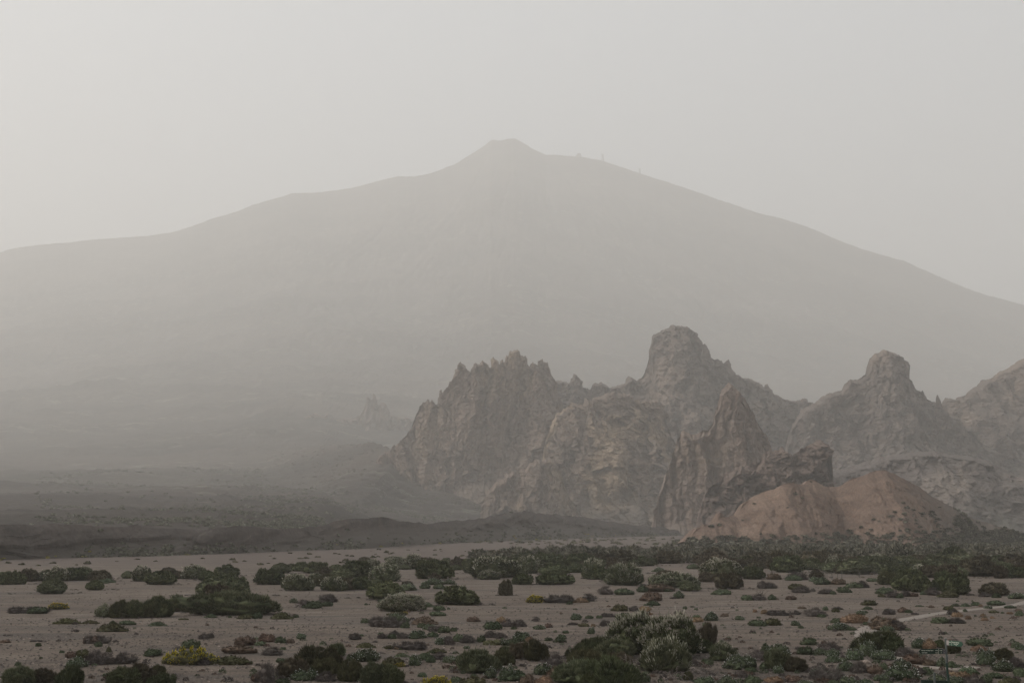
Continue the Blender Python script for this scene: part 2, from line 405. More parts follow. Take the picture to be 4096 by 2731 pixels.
    if tone is not None: tal = tone(pxs + 0 * z, z, tal)
    TL = np.vstack([tal] + [np.zeros_like(xs)] * 4)
    V = np.stack([X, Y, Z], -1).reshape(-1, 3)
    C = np.zeros((V.shape[0], 3), np.float32); C[:, 0] = TL.ravel()
    o = obj(name, mesh(name, V, grid_faces(*X.shape), C, smooth=False, mat=mat), **props)
    return X[:rows], Y[:rows], Z[:rows]

def thing(label, cat, group=None):
    d = dict(label=label, category=cat)
    if group: d['group'] = group
    return d

# broad lava hill sloping down in front of the pinnacles
LH = [(-500, 2010), (0, 1945), (300, 1905), (600, 1868), (760, 1838), (900, 1822), (1050, 1800), (1200, 1792), (1350, 1778), (1500, 1768), (1575, 1799), (1615, 1850), (1643, 1903), (1740, 1950), (1844, 1990),
      (1930, 2020), (1994, 2046), (2100, 2078), (2250, 2110)]
hill_grid = curtain('lava_hill', LH, lambda p: np.interp(p, [-500, 1100, 1400, 1590, 2300], [1900, 1800, 1550, 1260, 960]), zb=0.0, step=0.9, rows=230, c1=6.0, c2=6.5, tf=0.2, amp=(9, 6, 3.2, 1.3), vs=2.5, strata=1.2, jag=0.8, smooth_m=30, thick=70, notchk=0.0, blocky=0.4, mat=M['lavafield'], kind='structure')
# far small spires on the left, half lost in haze
JP = R7([(1700, 560), (1740, 470), (1760, 430), (1800, 400), (1850, 370), (1900, 385), (1930, 375), (1970, 412), (2000, 405), (2090, 400), (2120, 385), (2135, 360),
    (2148, 320), (2160, 300), (2165, 268), (2180, 300), (2190, 285), (2200, 252), (2212, 280), (2225, 325), (2245, 310), (2262, 312), (2285, 345),
    (2300, 380), (2352, 395), (2430, 400), (2500, 430), (2600, 520)])
curtain('rock_outcrop', JP, 2300, zb=145.0, step=1.6, rows=90, jag=1.2, mat=M['rock_dark'], c1=0.5, amp=(14, 7, 3, 1),
        **thing('low pinkish rock outcrop with one small spire, faint in the haze left of the pinnacles', 'rock outcrop'))

A_ = R5([(1000, 900), (1150, 620), (1240, 490), (1275, 482), (1320, 490), (1350, 497), (1365, 466), (1380, 463), (1385, 432), (1405, 436), (1425, 460), (1447, 535),
    (1500, 535), (1510, 500), (1530, 490), (1552, 502), (1565, 483), (1590, 485), (1618, 505), (1624, 530), (1650, 515), (1685, 505), (1742, 502), (1746, 462),
    (1765, 452), (1790, 470), (1820, 475), (1862, 457), (1880, 410), (1900, 345), (1913, 300), (1918, 250), (1928, 165), (1955, 150), (1990, 135), (2040, 105),
    (2088, 97)]) + R6([(0, 88), (45, 87), (75, 95), (100, 125), (130, 128), (146, 160), (158, 212), (168, 203), (185, 201), (197, 235), (210, 262),
    (214, 290), (235, 300), (265, 290), (285, 305), (305, 322), (318, 305), (330, 295), (346, 320), (358, 387), (430, 408), (460, 410), (530, 440), (557, 465), (562, 450),
    (580, 450), (590, 490), (620, 515), (680, 545), (720, 550), (780, 555), (800, 545), (815, 535), (828, 537), (832, 560), (860, 562), (950, 640), (1050, 760), (1200, 900)])
curtain('cathedral_rock', A_, 1350, mat=M['rock_grey'], rows=240, step=0.85, c1=0.75, tf=0.2, amp=(18, 9, 3.4, 1.3), strata=1.3, vs=0.6, smooth_m=18,
        **thing('massive grey-brown rock mountain topped by a blunt square tower, highest of the rocks', 'rock formation'))
F_ = R6([(690, 900), (720, 740), (740, 690), (785, 612), (830, 590), (860, 572), (880, 555), (930, 520), (985, 498), (1045, 496), (1060, 445), (1100, 418), (1150, 418), (1193, 397), (1205, 350), (1213, 300),
    (1218, 287), (1250, 262), (1290, 245), (1310, 243), (1345, 255), (1380, 268), (1430, 295), (1447, 320), (1455, 380), (1480, 430), (1505, 500), (1520, 500), (1540, 497), (1547, 485),
    (1560, 510), (1577, 552), (1620, 565), (1650, 600), (1690, 640), (1740, 655), (1790, 720), (1850, 740), (1920, 830), (2000, 860), (2100, 960), (2250, 1000), (2400, 1150)])
curtain('tooth_rock', F_, 1235, mat=M['rock_grey'], rows=210, step=0.85, c1=0.6, tf=0.25, amp=(17, 8, 3.2, 1.3), strata=1.3, vs=0.6, smooth_m=18,
        **thing('broad layered rock wall crowned by a single square tooth, right of the saddle', 'rock formation'))
curtain('leaning_needle', R6([(1630, 600), (1640, 560), (1642, 518), (1647, 516), (1656, 535), (1667, 558), (1680, 600)]), 1200, mat=M['rock_grey'],
        zb=lambda p: 0 * p + 104.0, step=0.35, rows=60, jag=0.15, amp=(2, 1, 0.5, 0.3), thick=1.5, smooth_m=1, strata=0.1,
        **thing('thin leaning rock needle standing in the notch between tooth and right wall', 'rock needle'))
G_ = R6([(1480, 1150), (1560, 960), (1610, 780), (1640, 660), (1668, 580), (1680, 545), (1690, 536), (1705, 532), (1716, 545), (1735, 540), (1745, 552), (1770, 530), (1830, 510), (1836, 495),
    (1900, 445), (1980, 410), (2050, 370), (2110, 325), (2150, 303), (2189, 298), (2300, 250), (2400, 230), (2700, 260), (3000, 400), (3400, 700), (3700, 1150)])
curtain('rock_wall', G_, 1310, mat=M['rock_grey'], rows=210, step=0.85, c1=0.85, tf=0.42, amp=(19, 9, 3.4, 1.3), vs=0.45, strata=1.3, smooth_m=14,
        **thing('steep fluted rock wall climbing out of the right edge above a long scree slope', 'rock formation'))
B_ = R5([(0, 1060), (60, 985), (105, 950), (150, 940), (190, 895), (235, 840), (262, 770), (290, 700), (318, 640), (345, 612), (372, 592), (400, 602), (425, 640), (442, 640), (447, 560), (465, 532), (482, 545), (510, 515),
    (537, 488), (552, 398), (575, 392), (592, 376), (600, 368), (625, 372), (640, 390), (650, 400), (655, 432), (672, 390), (684, 362), (700, 343), (720, 347), (745, 343), (770, 362), (790, 380), (802, 378), (806, 350),
    (820, 345), (832, 325), (843, 350), (860, 352), (868, 380), (872, 345), (885, 332), (900, 345), (910, 320), (916, 293), (928, 300), (938, 280), (950, 290), (960, 282), (970, 272), (985, 275), (996, 268), (1005, 285), (1018, 308),
    (1035, 313), (1050, 330), (1065, 378), (1072, 378), (1090, 352), (1100, 345), (1108, 337), (1122, 350), (1135, 372), (1142, 372), (1150, 335), (1165, 330), (1176, 348), (1184, 332), (1198, 332), (1215, 367), (1228, 420), (1240, 445),
    (1262, 500), (1290, 640), (1310, 800), (1330, 1000), (1360, 1150)])
curtain('pinnacle_cluster', B_, 1210, mat=M['rock'], rows=260, step=0.6, c1=0.38, tf=0.22, amp=(17, 9.5, 3.8, 1.4), vs=0.15, strata=0.8, jag=2.0, blocky=0.75, smooth_m=12, thick=9,
        **thing('jagged cluster of fluted rock pinnacles rising straight out of the scree, leftmost big rock', 'rock formation'))
C_ = R5([(1060, 1330), (1110, 1200), (1160, 1020), (1190, 870), (1240, 760), (1300, 690), (1370, 650), (1440, 640), (1465, 565), (1490, 610), (1560, 590), (1640, 560), (1720, 570), (1790, 590), (1850, 620), (1900, 607),
    (1950, 606), (2000, 650), (2045, 740), (2060, 850), (2100, 900), (2200, 950), (2300, 1050), (2400, 1250)])
curtain('ochre_rock_slope', C_, 1110, mat=M['rock_ochre'], rows=220, step=0.65, c1=0.75, tf=0.30, amp=(20, 11, 4.5, 1.8), vs=0.5, strata=1.2, jag=1.9, smooth_m=8, lean=0.35,
        **thing('broken brown and ochre rock slope between the pinnacles and the pointed rock', 'rock formation'))
curtain('rock_buttress', R5([(740, 1330), (790, 1240), (830, 1190), (900, 1160), (960, 1120), (1030, 1090), (1090, 1050), (1130, 1008), (1170, 1012), (1230, 1012), (1280, 1060), (1310, 1150), (1340, 1260), (1420, 1400)]),
        1020, mat=M['rock_ochre'], rows=120, step=0.5, c1=0.6, tf=0.3, amp=(11, 6, 2.6, 1.2), vs=0.3, jag=1.7, smooth_m=5,
        **thing('low ribbed rock buttress standing in front of the ochre rock slope', 'rock buttress'))
D_ = RB([(20, 1560), (60, 1350), (130, 1100), (195, 930), (235, 800), (262, 740), (275, 640), (295, 595), (320, 568), (345, 562), (370, 575), (405, 572), (425, 600), (470, 590), (500, 573), (560, 548), (600, 540), (635, 495), (650, 440), (668, 335),
    (685, 320), (694, 240), (706, 205), (715, 160), (735, 140), (765, 122), (780, 92), (800, 85), (830, 95), (860, 125), (885, 150), (900, 185), (935, 215), (965, 245), (990, 290), (1015, 345), (1040, 390), (1062, 445), (1090, 490), (1115, 525), (1140, 575), (1170, 612),
    (1190, 650), (1198, 690), (1210, 800), (1240, 950), (1320, 1150), (1450, 1350)])
curtain('pointed_rock', D_, 790, mat=M['rock'], rows=280, step=0.42, c1=0.28, tf=0.16, amp=(11, 6, 2.2, 0.8), vs=0.14, strata=0.7, jag=0.9, blocky=0.6, smooth_m=6, thick=8,
        **thing('tall pointed rock pyramid with a flat buttress at its left, behind the orange mound', 'rock formation'))
E_ = RB([(470, 1530), (520, 1330), (560, 1200), (600, 1150), (640, 1108), (700, 1065), (740, 1035), (765, 990), (820, 962), (850, 935), (900, 925), (940, 935), (1000, 898), (1030, 905), (1080, 888), (1115, 862), (1140, 830), (1158, 778), (1180, 782), (1205, 758), (1225, 770), (1280, 775), (1305, 765),
    (1318, 738), (1345, 742), (1362, 775), (1395, 800), (1425, 808), (1445, 790), (1500, 775), (1520, 745), (1560, 728), (1600, 700), (1650, 682), (1668, 650), (1700, 650), (1735, 668), (1755, 690), (1795, 712), (1822, 745), (1828, 800), (1812, 880), (1806, 960), (1815, 1050), (1850, 1300)])
curtain('pitted_rock', E_, 650, mat=M['rock_dark'], rows=200, step=0.3, c1=0.3, tf=0.12, amp=(9, 5, 2.6, 1.4), vs=1.1, strata=2.0, jag=0.9, smooth_m=5, thick=7,
        **thing('dark pitted rock block with overhanging ledges at the foot of the pointed rock', 'rock formation'))
H_ = R6([(840, 1330), (900, 1180), (940, 1060), (965, 1000), (1000, 985), (1100, 960), (1210, 932), (1270, 905), (1330, 898), (1400, 890), (1480, 876), (1560, 868), (1650, 880), (1750, 890), (1850, 905), (1950, 935), (2100, 1000),
    (2189, 1040), (2600, 1200), (2900, 1400)])
curtain('scree_hill', H_, 800, mat=M['apron'], rows=150, step=0.6, c1=1.3, c2=2.2, tf=0.3, amp=(13, 7, 2.6, 1.2), vs=1.0, strata=0.7, jag=0.4, blocky=0.45, smooth_m=12, thick=20, kind='structure')
MND = R6([(78, 1440), (90, 1420), (130, 1362), (185, 1338), (262, 1322), (268, 1290), (276, 1265), (286, 1260), (298, 1268), (312, 1292), (340, 1288), (365, 1274), (388, 1286), (400, 1250), (412, 1230), (430, 1190), (480, 1165), (550, 1125), (640, 1100), (670, 1080),
    (700, 1065), (740, 1060), (770, 1075), (815, 1070), (830, 1055), (855, 1052), (880, 1065), (940, 1090), (1020, 1090), (1080, 1060), (1105, 1045), (1140, 1035), (1200, 1020), (1230, 1000), (1260, 988), (1320, 983), (1370, 1000), (1420, 1040), (1500, 1085), (1600, 1150), (1700, 1195),
    (1800, 1260), (1900, 1300), (2000, 1335), (2090, 1355), (2189, 1395), (2300, 1430), (2500, 1470)])
mound_grid = curtain('mound', MND, lambda p: np.interp(p, [2750, 3000, 3300, 3600, 4300], [385, 405, 420, 434, 458]) - 24 * np.exp(-((p - 3535) / 165.0) ** 2) - 7 * np.exp(-((p - 3160) / 120.0) ** 2) + 3.0 * fbm(p / 90.0, 0 * p, 2.5, 3), mat=M['mound'], rows=170, step=0.22, c1=1.5, c2=2.0, tf=0.25,
        amp=(3.6, 1.3, 0.9, 0.6), vs=0.5, strata=0.35, jag=0.3, smooth_m=5, thick=14, gully=0.3, notchk=0.0, blocky=0.18, kind='structure',
        tone=lambda p, z, t: np.clip((p - 3570) / 260 + 0.5 * fbm(p / 60, z / 3, 0.6, 4), 0, 1) * 0.9 + 0.1 * t)  # greyer right flank: earth colour, with its shade painted in
# dark lava flow front
RID = R7([(-1200, 1050), (-600, 1035), (-200, 1050), (0, 1040), (100, 1045), (230, 1050), (310, 1028), (420, 1028), (500, 1035), (560, 1043), (650, 1038), (750, 1030), (800, 1022), (950, 1025), (1060, 1035), (1160, 1045), (1400, 1045), (1700, 1050),
    (1850, 1042), (1950, 1020), (2020, 1003), (2100, 997), (2200, 996)]) + R5([(15, 1443), (50, 1440), (170, 1460), (230, 1456), (420, 1470), (520, 1455), (600, 1445), (740, 1440), (830, 1420), (900, 1400), (1060, 1388), (1180, 1400), (1280, 1420), (1460, 1425),
    (1560, 1445), (1700, 1465), (1850, 1480), (2000, 1495), (2150, 1520), (2250, 1538), (2330, 1546), (2380, 1550)])
ridge_grid = curtain('lava_ridge', RID, lambda p: np.interp(p, [-900, 0, 900, 1500, 2100, 2600, 2800], [232, 236, 285, 365, 560, 740, 800]), mat=M['lava'], rows=90, step=0.3,
        c1=1.4, c2=3.2, tf=0.5, amp=(7, 4, 2.0, 0.9), vs=1.0, strata=0.3, jag=0.40, notchk=0.0, blocky=0.5, smooth_m=10, thick=30, kind='structure')

# ------------------------------------------------------------------ shrubs
def unit(v): return v / np.maximum(np.linalg.norm(v, axis=-1, keepdims=True), 1e-6)
def shape_r(d, seed, lump):
    return 1 + lump * fbm(d[..., 0] * 1.3 + seed * 3.1, d[..., 1] * 1.3, d[..., 2] * 1.6, 2)
def surf(d, seed, lump, zc):
    r = shape_r(d, seed, lump)
    p = d * r[..., None]
    under = np.where(d[..., 2] < 0, 1 + 0.9 * d[..., 2], 1 + 0.07 * np.sin(np.clip(d[..., 2], 0, 1) * 3.14))
    p[..., 0] *= under; p[..., 1] *= under
    p[..., 2] = np.where(d[..., 2] >= 0, zc + (1 - zc) * p[..., 2], zc + zc * p[..., 2] * 2.4)
    return p
def bush_mesh(name, seed, nc, nb, rc, lump=0.2, zc=0.3, L=1.0, wid=0.12, out=1.0, up=0.7, rnd=0.45, core=0.86, tri=True, keep=None, tips=False, ax=1.0):
    """clumps of shoots over a lumpy core; unit radius, unit height. keep(dir, rnd)->bool picks clumps"""
    r = np.random.RandomState(seed)
    i = np.arange(nc) + 0.5
    se = -0.34 + 1.34 * (i / nc)                                  # sine of elevation
    th = i * 2.39996 + seed
    d = np.stack([np.sqrt(np.clip(1 - se * se, 0, 1)) * np.cos(th), np.sqrt(np.clip(1 - se * se, 0, 1)) * np.sin(th), se], -1)
    d = unit(d + r.normal(0, 0.09, d.shape))
    p = surf(d, seed, lump, zc) * np.array([1, 1, 1])
    p[:, :2] *= 0.93
    d0 = d.copy(); p[:, 0] *= ax; d = unit(d * np.array([1 / ax, 1, 1]))
    cr = rc * (0.5 + 1.1 * r.rand(nc) ** 1.4); cb = r.rand(nc)
    ok = np.ones(nc, bool) if keep is None else keep(d, r.rand(nc))
    p, d, cr, cb, d0 = p[ok], d[ok], cr[ok], cb[ok], d0[ok]; nc = len(p)
    D = np.repeat(d, nb, 0); P = np.repeat(p, nb, 0); CR = np.repeat(cr, nb)[:, None]; CB = np.repeat(cb, nb)
    N = len(D)
    off = r.normal(0, 1, (N, 3)); off = unit(off) * (r.rand(N, 1) ** 0.5)
    base = P + off * CR * 0.75 - D * CR * 0.45
    dirv = unit(D * out + off * 0.7 + np.array([0, 0, up]) + r.normal(0, rnd, (N, 3)))
    ln = CR * L * (0.6 + 0.7 * r.rand(N, 1)) * np.where(r.rand(N, 1) < 0.025, 1.6, 1.0)
    if tips: base = base + dirv * ln * 0.62; ln = ln * 0.5
    tip = base + dirv * ln
    side = unit(np.cross(dirv, r.normal(0, 1, (N, 3)))) * (CR * wid * (0.6 + 0.8 * r.rand(N, 1)))
    midp = base + dirv * ln * 0.62
    V = np.stack([base, midp + side, tip, midp - side], 1).reshape(-1, 3)
    a = np.arange(N)[:, None] * 4
    F = a + np.array([[0, 1, 2, 3]])
    rb = r.rand(N)
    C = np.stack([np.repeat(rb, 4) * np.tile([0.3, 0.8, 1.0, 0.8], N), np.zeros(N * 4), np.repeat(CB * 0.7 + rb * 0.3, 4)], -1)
    V[:, 2] = np.maximum(V[:, 2], 0.0)
    smooth = np.zeros(len(F), bool)
    if core:
        nu, nv = (72, 30) if nc > 80 else (48, 20)
        u = np.linspace(0, 2 * math.pi, nu); v = np.linspace(-0.42, math.pi / 2, nv)
        U, W = np.meshgrid(u, v)
        dd = np.stack([np.cos(W) * np.cos(U), np.cos(W) * np.sin(U), np.sin(W)], -1)
        dot = np.clip(dd.reshape(-1, 3) @ d0.T, -1, 1)
        ang = np.arccos(dot) / np.maximum(cr * 1.5, 0.02)[None, :]
        k = ang.argmin(1); am = ang[np.arange(len(k)), k]
        hb = np.sqrt(np.clip(1 - am ** 2, 0, 1)).reshape(U.shape)
        q = surf(dd, seed, lump, zc)
        kc = core + (cr[k].reshape(U.shape) * 1.15) * hb
        kc = np.minimum(kc, 1.02)
        jj = 1 + 0.03 * fbm(dd[..., 0] * 9, dd[..., 1] * 9, dd[..., 2] * 9, 2)
        q = q * (kc * jj)[..., None]
        q[..., 2] = np.maximum(q[..., 2], -0.02)
        q[:, -1] = q[:, 0]; q[..., 0] *= ax
        cv = q.reshape(-1, 3); cf = grid_faces(nv, nu) + len(V)
        V = np.vstack([V, cv]); F = np.vstack([F, cf])
        smooth = np.concatenate([smooth, np.ones(len(cf), bool)])
        C = np.vstack([C, np.stack([(0.15 if up > 1 else 0.35) + (0.40 if up > 1 else 0.5) * hb.reshape(-1) * r.rand(len(cv)), np.zeros(len(cv)), cb[k] * 0.8 + 0.2 * r.rand(len(cv))], -1)])  # bump tops take the tip colour, gaps stay dark: light painted in
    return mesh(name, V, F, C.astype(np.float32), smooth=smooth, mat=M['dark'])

def tubes(name, lines, mat, sides=4):
    """lines: list of (points, radii)"""
    Vs, Fs, Cs = [], [], []; n0 = 0
    for pts, rad in lines:
        pts = np.array(pts, float); n = len(pts)
        t = unit(np.gradient(pts, axis=0))
        ref = np.array([0.3, 0.5, 0.81]); a = unit(np.cross(t, ref)); b = np.cross(t, a)
        ang = np.arange(sides) * 2 * math.pi / sides
        ring = pts[:, None, :] + (a[:, None, :] * np.cos(ang)[None, :, None] + b[:, None, :] * np.sin(ang)[None, :, None]) * np.array(rad)[:, None, None]
        Vs.append(ring.reshape(-1, 3))
        for i in range(n - 1):
            for k in range(sides):
                k2 = (k + 1) % sides
                Fs.append((n0 + i * sides + k, n0 + i * sides + k2, n0 + (i + 1) * sides + k2, n0 + (i + 1) * sides + k))
        Cs.append(np.full((n * sides, 3), random.random())); n0 += n * sides
    return mesh(name, np.vstack(Vs), np.array(Fs), np.vstack(Cs).astype(np.float32), mat=mat)

def branch_lines(r, p, d, ln, rad, depth, out, curl=0.35, seg=5, flat=0.0):
    pts = [p.copy()]; rr = [rad]
    for s in range(seg):
        d = unit(d + r.normal(0, curl, 3) * np.array([1, 1, 0.8]) - np.array([0, 0, flat * s / seg]))
        p = p + d * ln / seg
        if p[2] < 0.015: p[2] = 0.015; d[2] = abs(d[2]) * 0.4
        pts.append(p.copy()); rr.append(rad * (1 - 0.6 * (s + 1) / seg))
        if depth > 0 and s > 0 and r.rand() < 0.75:
            dd = unit(d + r.normal(0, 0.75, 3))
            branch_lines(r, p, dd, ln * (0.45 + 0.3 * r.rand()), rad * 0.55, depth - 1, out, curl, 4, flat)
    out.append((pts, rr))
def dead_mesh(name, seed, n=16, depth=2, rad=0.028, flat=0.5):
    r = np.random.RandomState(seed); out = []
    for k in range(n):
        a = r.rand() * 6.28; e = r.rand() * 1.0
        d = np.array([math.cos(a) * math.cos(e), math.sin(a) * math.cos(e), math.sin(e)])
        p = np.array([r.normal(0, 0.3), r.normal(0, 0.3), 0.02])
        branch_lines(r, p, d, 0.5 + 0.5 * r.rand(), rad * (0.4 + r.rand()), depth, out, 0.35, 5, flat)
    return tubes(name, out, M['wood'], 3)
def stems_mesh(name, seed, n=14, h=0.7):
    r = np.random.RandomState(seed); out = []
    for k in range(n):
        a = k * 2.4 + r.rand(); q = 0.2 + 0.6 * r.rand()
        e = np.array([math.cos(a) * q, math.sin(a) * q, h * (1 - 0.4 * q)])
        pts = [e * t + np.array([r.normal(0, 0.03), r.normal(0, 0.03), 0]) + np.array([0, 0, 0.12 * math.sin(3.14 * t)]) for t in (0, 0.3, 0.55, 0.8, 1)]
        out.append((pts, [0.03, 0.024, 0.019, 0.014, 0.008]))
    return tubes(name, out, M['wood'], 4)

top_clump = lambda d, q: (q < 0.30 + 0.55 * np.clip(d[:, 2], 0, 1) - 0.15 * d[:, 0]) & (d[:, 2] > -0.05)
P = {'dome': [], 'lump': [], 'brush': [], 'big': [], 'cush': [], 'dry': [], 'dead': [], 'stems': []}
def proto(kind, n, seed, nc, nb, rc, lump, zc, L, wid, out, up, rnd, core, fl, flw, keep=top_clump, fn='blossoms'):
    for s in range(n):
        f = bush_mesh('foliage' if kind != 'dry' else 'twigs', seed + s, nc, nb, rc, lump, zc, L, wid, out, up, rnd, core)
        b = bush_mesh(fn, seed + s, nc, fl, rc, lump, zc, L * 1.06, flw, out, up, rnd, 0, keep=keep, tips=True) if fl else None
        P[kind].append((f, b))
proto('dome', 3, 10, 230, 44, 0.085, 0.10, 0.26, 1.0, 0.20, 1, 0.7, 0.45, 0.86, 16, 0.26)
proto('lump', 6, 20, 105, 96, 0.135, 0.38, 0.22, 1.0, 0.13, 0.9, 0.7, 0.45, 0.76, 42, 0.19)
proto('brush', 4, 30, 95, 150, 0.165, 0.36, 0.20, 1.2, 0.055, 0.7, 1.1, 0.3, 0.72, 30, 0.08)
proto('big', 2, 40, 210, 150, 0.105, 0.50, 0.26, 1.15, 0.08, 0.9, 0.9, 0.35, 0.64, 60, 0.16)
P['frost'] = []
proto('frost', 1, 47, 230, 60, 0.095, 0.16, 0.28, 1.1, 0.12, 1, 0.8, 0.4, 0.80, 60, 0.17, keep=lambda d, q: (q < 0.93) & (d[:, 2] > -0.12))
AXL = 2.3
def protol(kind, n, seed, nc, nb, rc, lump, zc, L, wid, out, up, rnd, core, fl, flw, fn='blossoms'):
    P[kind + '_long'] = []
    for s in range(n):
        f = bush_mesh('foliage' if kind != 'dry' else 'twigs', seed + s, nc, nb, rc, lump, zc, L, wid, out, up, rnd, core, ax=AXL)
        kp = top_clump if fn == 'blossoms' else (lambda d, q: d[:, 2] > 0.0)
        b = bush_mesh(fn, seed + s, nc, fl, rc, lump, zc, L * 1.06, flw, out, up, rnd, 0, keep=kp, tips=True, ax=AXL) if fl else None
        P[kind + '_long'].append((f, b))
protol('dome', 2, 210, 380, 44, 0.11, 0.22, 0.26, 1.0, 0.16, 1, 0.7, 0.45, 0.84, 16, 0.26)
protol('lump', 3, 220, 230, 80, 0.145, 0.45, 0.22, 1.0, 0.13, 0.9, 0.7, 0.45, 0.76, 30, 0.16)
protol('brush', 3, 230, 240, 150, 0.16, 0.45, 0.20, 1.15, 0.055, 0.7, 1.1, 0.3, 0.74, 30, 0.08)
protol('cush', 3, 250, 130, 50, 0.165, 0.42, 0.14, 1.0, 0.11, 1, 0.7, 0.45, 0.74, 7, 0.18, 'flowers')
protol('flo', 2, 270, 130, 50, 0.165, 0.42, 0.14, 1.0, 0.11, 1, 0.7, 0.45, 0.74, 34, 0.15, 'flowers')
protol('dry', 2, 260, 120, 70, 0.22, 0.5, 0.12, 1.4, 0.035, 0.9, 0.5, 0.7, 0.55, 0, 0)
proto('cush', 5, 50, 60, 60, 0.155, 0.32, 0.14, 1.0, 0.11, 1, 0.7, 0.45, 0.74, 7, 0.18, keep=lambda d, q: d[:, 2] > 0.0, fn='flowers')
P['flo'] = []
proto('flo', 2, 75, 60, 60, 0.155, 0.32, 0.14, 1.0, 0.11, 1, 0.7, 0.45, 0.74, 34, 0.15, keep=lambda d, q: d[:, 2] > -0.1, fn='flowers')
proto('dry', 3, 60, 55, 80, 0.22, 0.45, 0.12, 1.4, 0.035, 0.9, 0.5, 0.7, 0.55, 0, 0)
for s in range(3): P['dead'].append((dead_mesh('branches', 70 + s), None))
for s in range(2): P['stems'].append(stems_mesh('stems', 80 + s))

KIND = {  # code: name, protos, foliage mat, flower mat, words, category
 'D': ('broom_bush', 'dome', 'dark', None, 'smooth rounded green broom dome', 'bush'),
 'L': ('broom_bush', 'lump', 'dark', None, 'lumpy dark green broom', 'bush'),
 'P': ('broom_bush', 'lump', 'pale', 'cream', 'pale blossoming broom', 'bush'),
 'Q': ('broom_bush', 'dome', 'pale', None, 'grey-green broom dome', 'bush'),
 'B': ('broom_bush', 'lump', 'brown', None, 'brown-tinged broom', 'bush'),
 'F': ('broom_bush', 'brush', 'dark', None, 'brushy upright broom', 'bush'),
 'G': ('broom_bush', 'brush', 'pale', None, 'grey-green brushy broom', 'bush'),
 'O': ('broom_bush', 'brush', 'olive', None, 'olive brushy broom', 'bush'),
 'V': ('broom_bush', 'big', 'dark', 'cream', 'great broom with cream tufts', 'bush'),
 'W': ('broom_bush', 'brush', 'pale', 'cream', 'cream-tipped brushy broom', 'bush'),
 'Z': ('broom_bush', 'frost', 'pale', 'cream', 'white-frosted broom', 'bush'),
 'U': ('broom_bush', 'brush', 'brown', None, 'brown brushy broom', 'bush'),
 'g': ('cushion_shrub', 'cush', 'green', None, 'low green cushion shrub', 'shrub'),
 'w': ('cushion_shrub', 'cush', 'green', 'white', 'white-flecked green cushion shrub', 'shrub'),
 'o': ('cushion_shrub', 'cush', 'olive', None, 'low olive shrub', 'shrub'),
 'r': ('dry_shrub', 'cush', 'russet', None, 'low russet shrub', 'shrub'),
 's': ('dry_shrub', 'cush', 'straw', None, 'straw-coloured dry shrub', 'shrub'),
 't': ('dry_shrub', 'dry', 'twig', None, 'dry grey twiggy shrub', 'shrub'),
 'y': ('flowering_shrub', 'flo', 'olive', 'yellow', 'yellow-flowered shrub', 'shrub'),
 'x': ('dead_brush', 'dead', 'wood', None, 'tangle of dead grey branches', 'dead branches'),
}
T1 = """40,545,180,120,L;150,545,190,112,L;265,520,170,112,B;415,515,150,100,P;530,520,230,118,P;690,515,280,118,L;770,450,150,70,P;
475,628,285,132,Q;873,598,175,92,D;905,520,215,100,B;955,500,130,82,Q;990,535,130,38,g;1175,487,125,70,Q;1300,520,200,130,P;1475,550,310,135,D;1545,450,150,65,B;1640,490,80,70,B;
1785,495,240,124,P;1905,515,180,95,D;2080,468,225,96,L;2045,670,500,215,Q;1985,690,270,140,B;1870,700,90,40,g;1975,690,110,50,g;
955,838,175,105,P;1100,848,200,150,O;1240,848,230,150,F;1340,845,200,110,O;1460,843,290,180,F;2112,828,1000,185,G;1660,790,160,90,U;
260,805,390,60,t;350,810,190,68,g;540,772,180,55,y;610,915,230,52,o;825,912,160,34,o;1035,905,60,26,g;1165,922,150,42,g;
1035,985,260,75,o;965,980,120,60,r;1450,930,155,40,g;1935,850,110,36,g;2115,845,40,22,g;2250,858,160,40,o;2300,855,120,52,g;50,1085,110,28,r;345,1080,150,20,t;350,1120,60,38,g;
890,1100,250,72,t;860,1098,200,60,r;905,1135,70,48,g;1000,1178,55,50,o;665,1225,130,66,r;760,1225,140,85,o;565,1185,50,26,g;375,1228,35,24,g;160,1298,60,44,g;
710,1312,215,85,w;900,1290,250,115,t;1140,1280,230,90,t;1395,1215,155,78,g;1470,1205,60,28,t;1760,1145,165,86,g;1875,1055,110,50,t;1935,1045,60,48,t;
1750,1288,480,138,y;1860,1290,160,65,t;2120,1287,360,78,o;2180,1190,320,68,r;2260,1110,220,72,r;
180,1475,330,165,G;400,1460,240,130,U;640,1500,250,190,F;1130,1500,330,170,F;1290,1480,300,180,U;1450,1370,150,85,O;1480,1500,260,120,F;2330,1400,80,50,g;
930,540,120,36,g;690,985,70,24,t;1690,870,110,18,o;70,1015,90,14,t"""
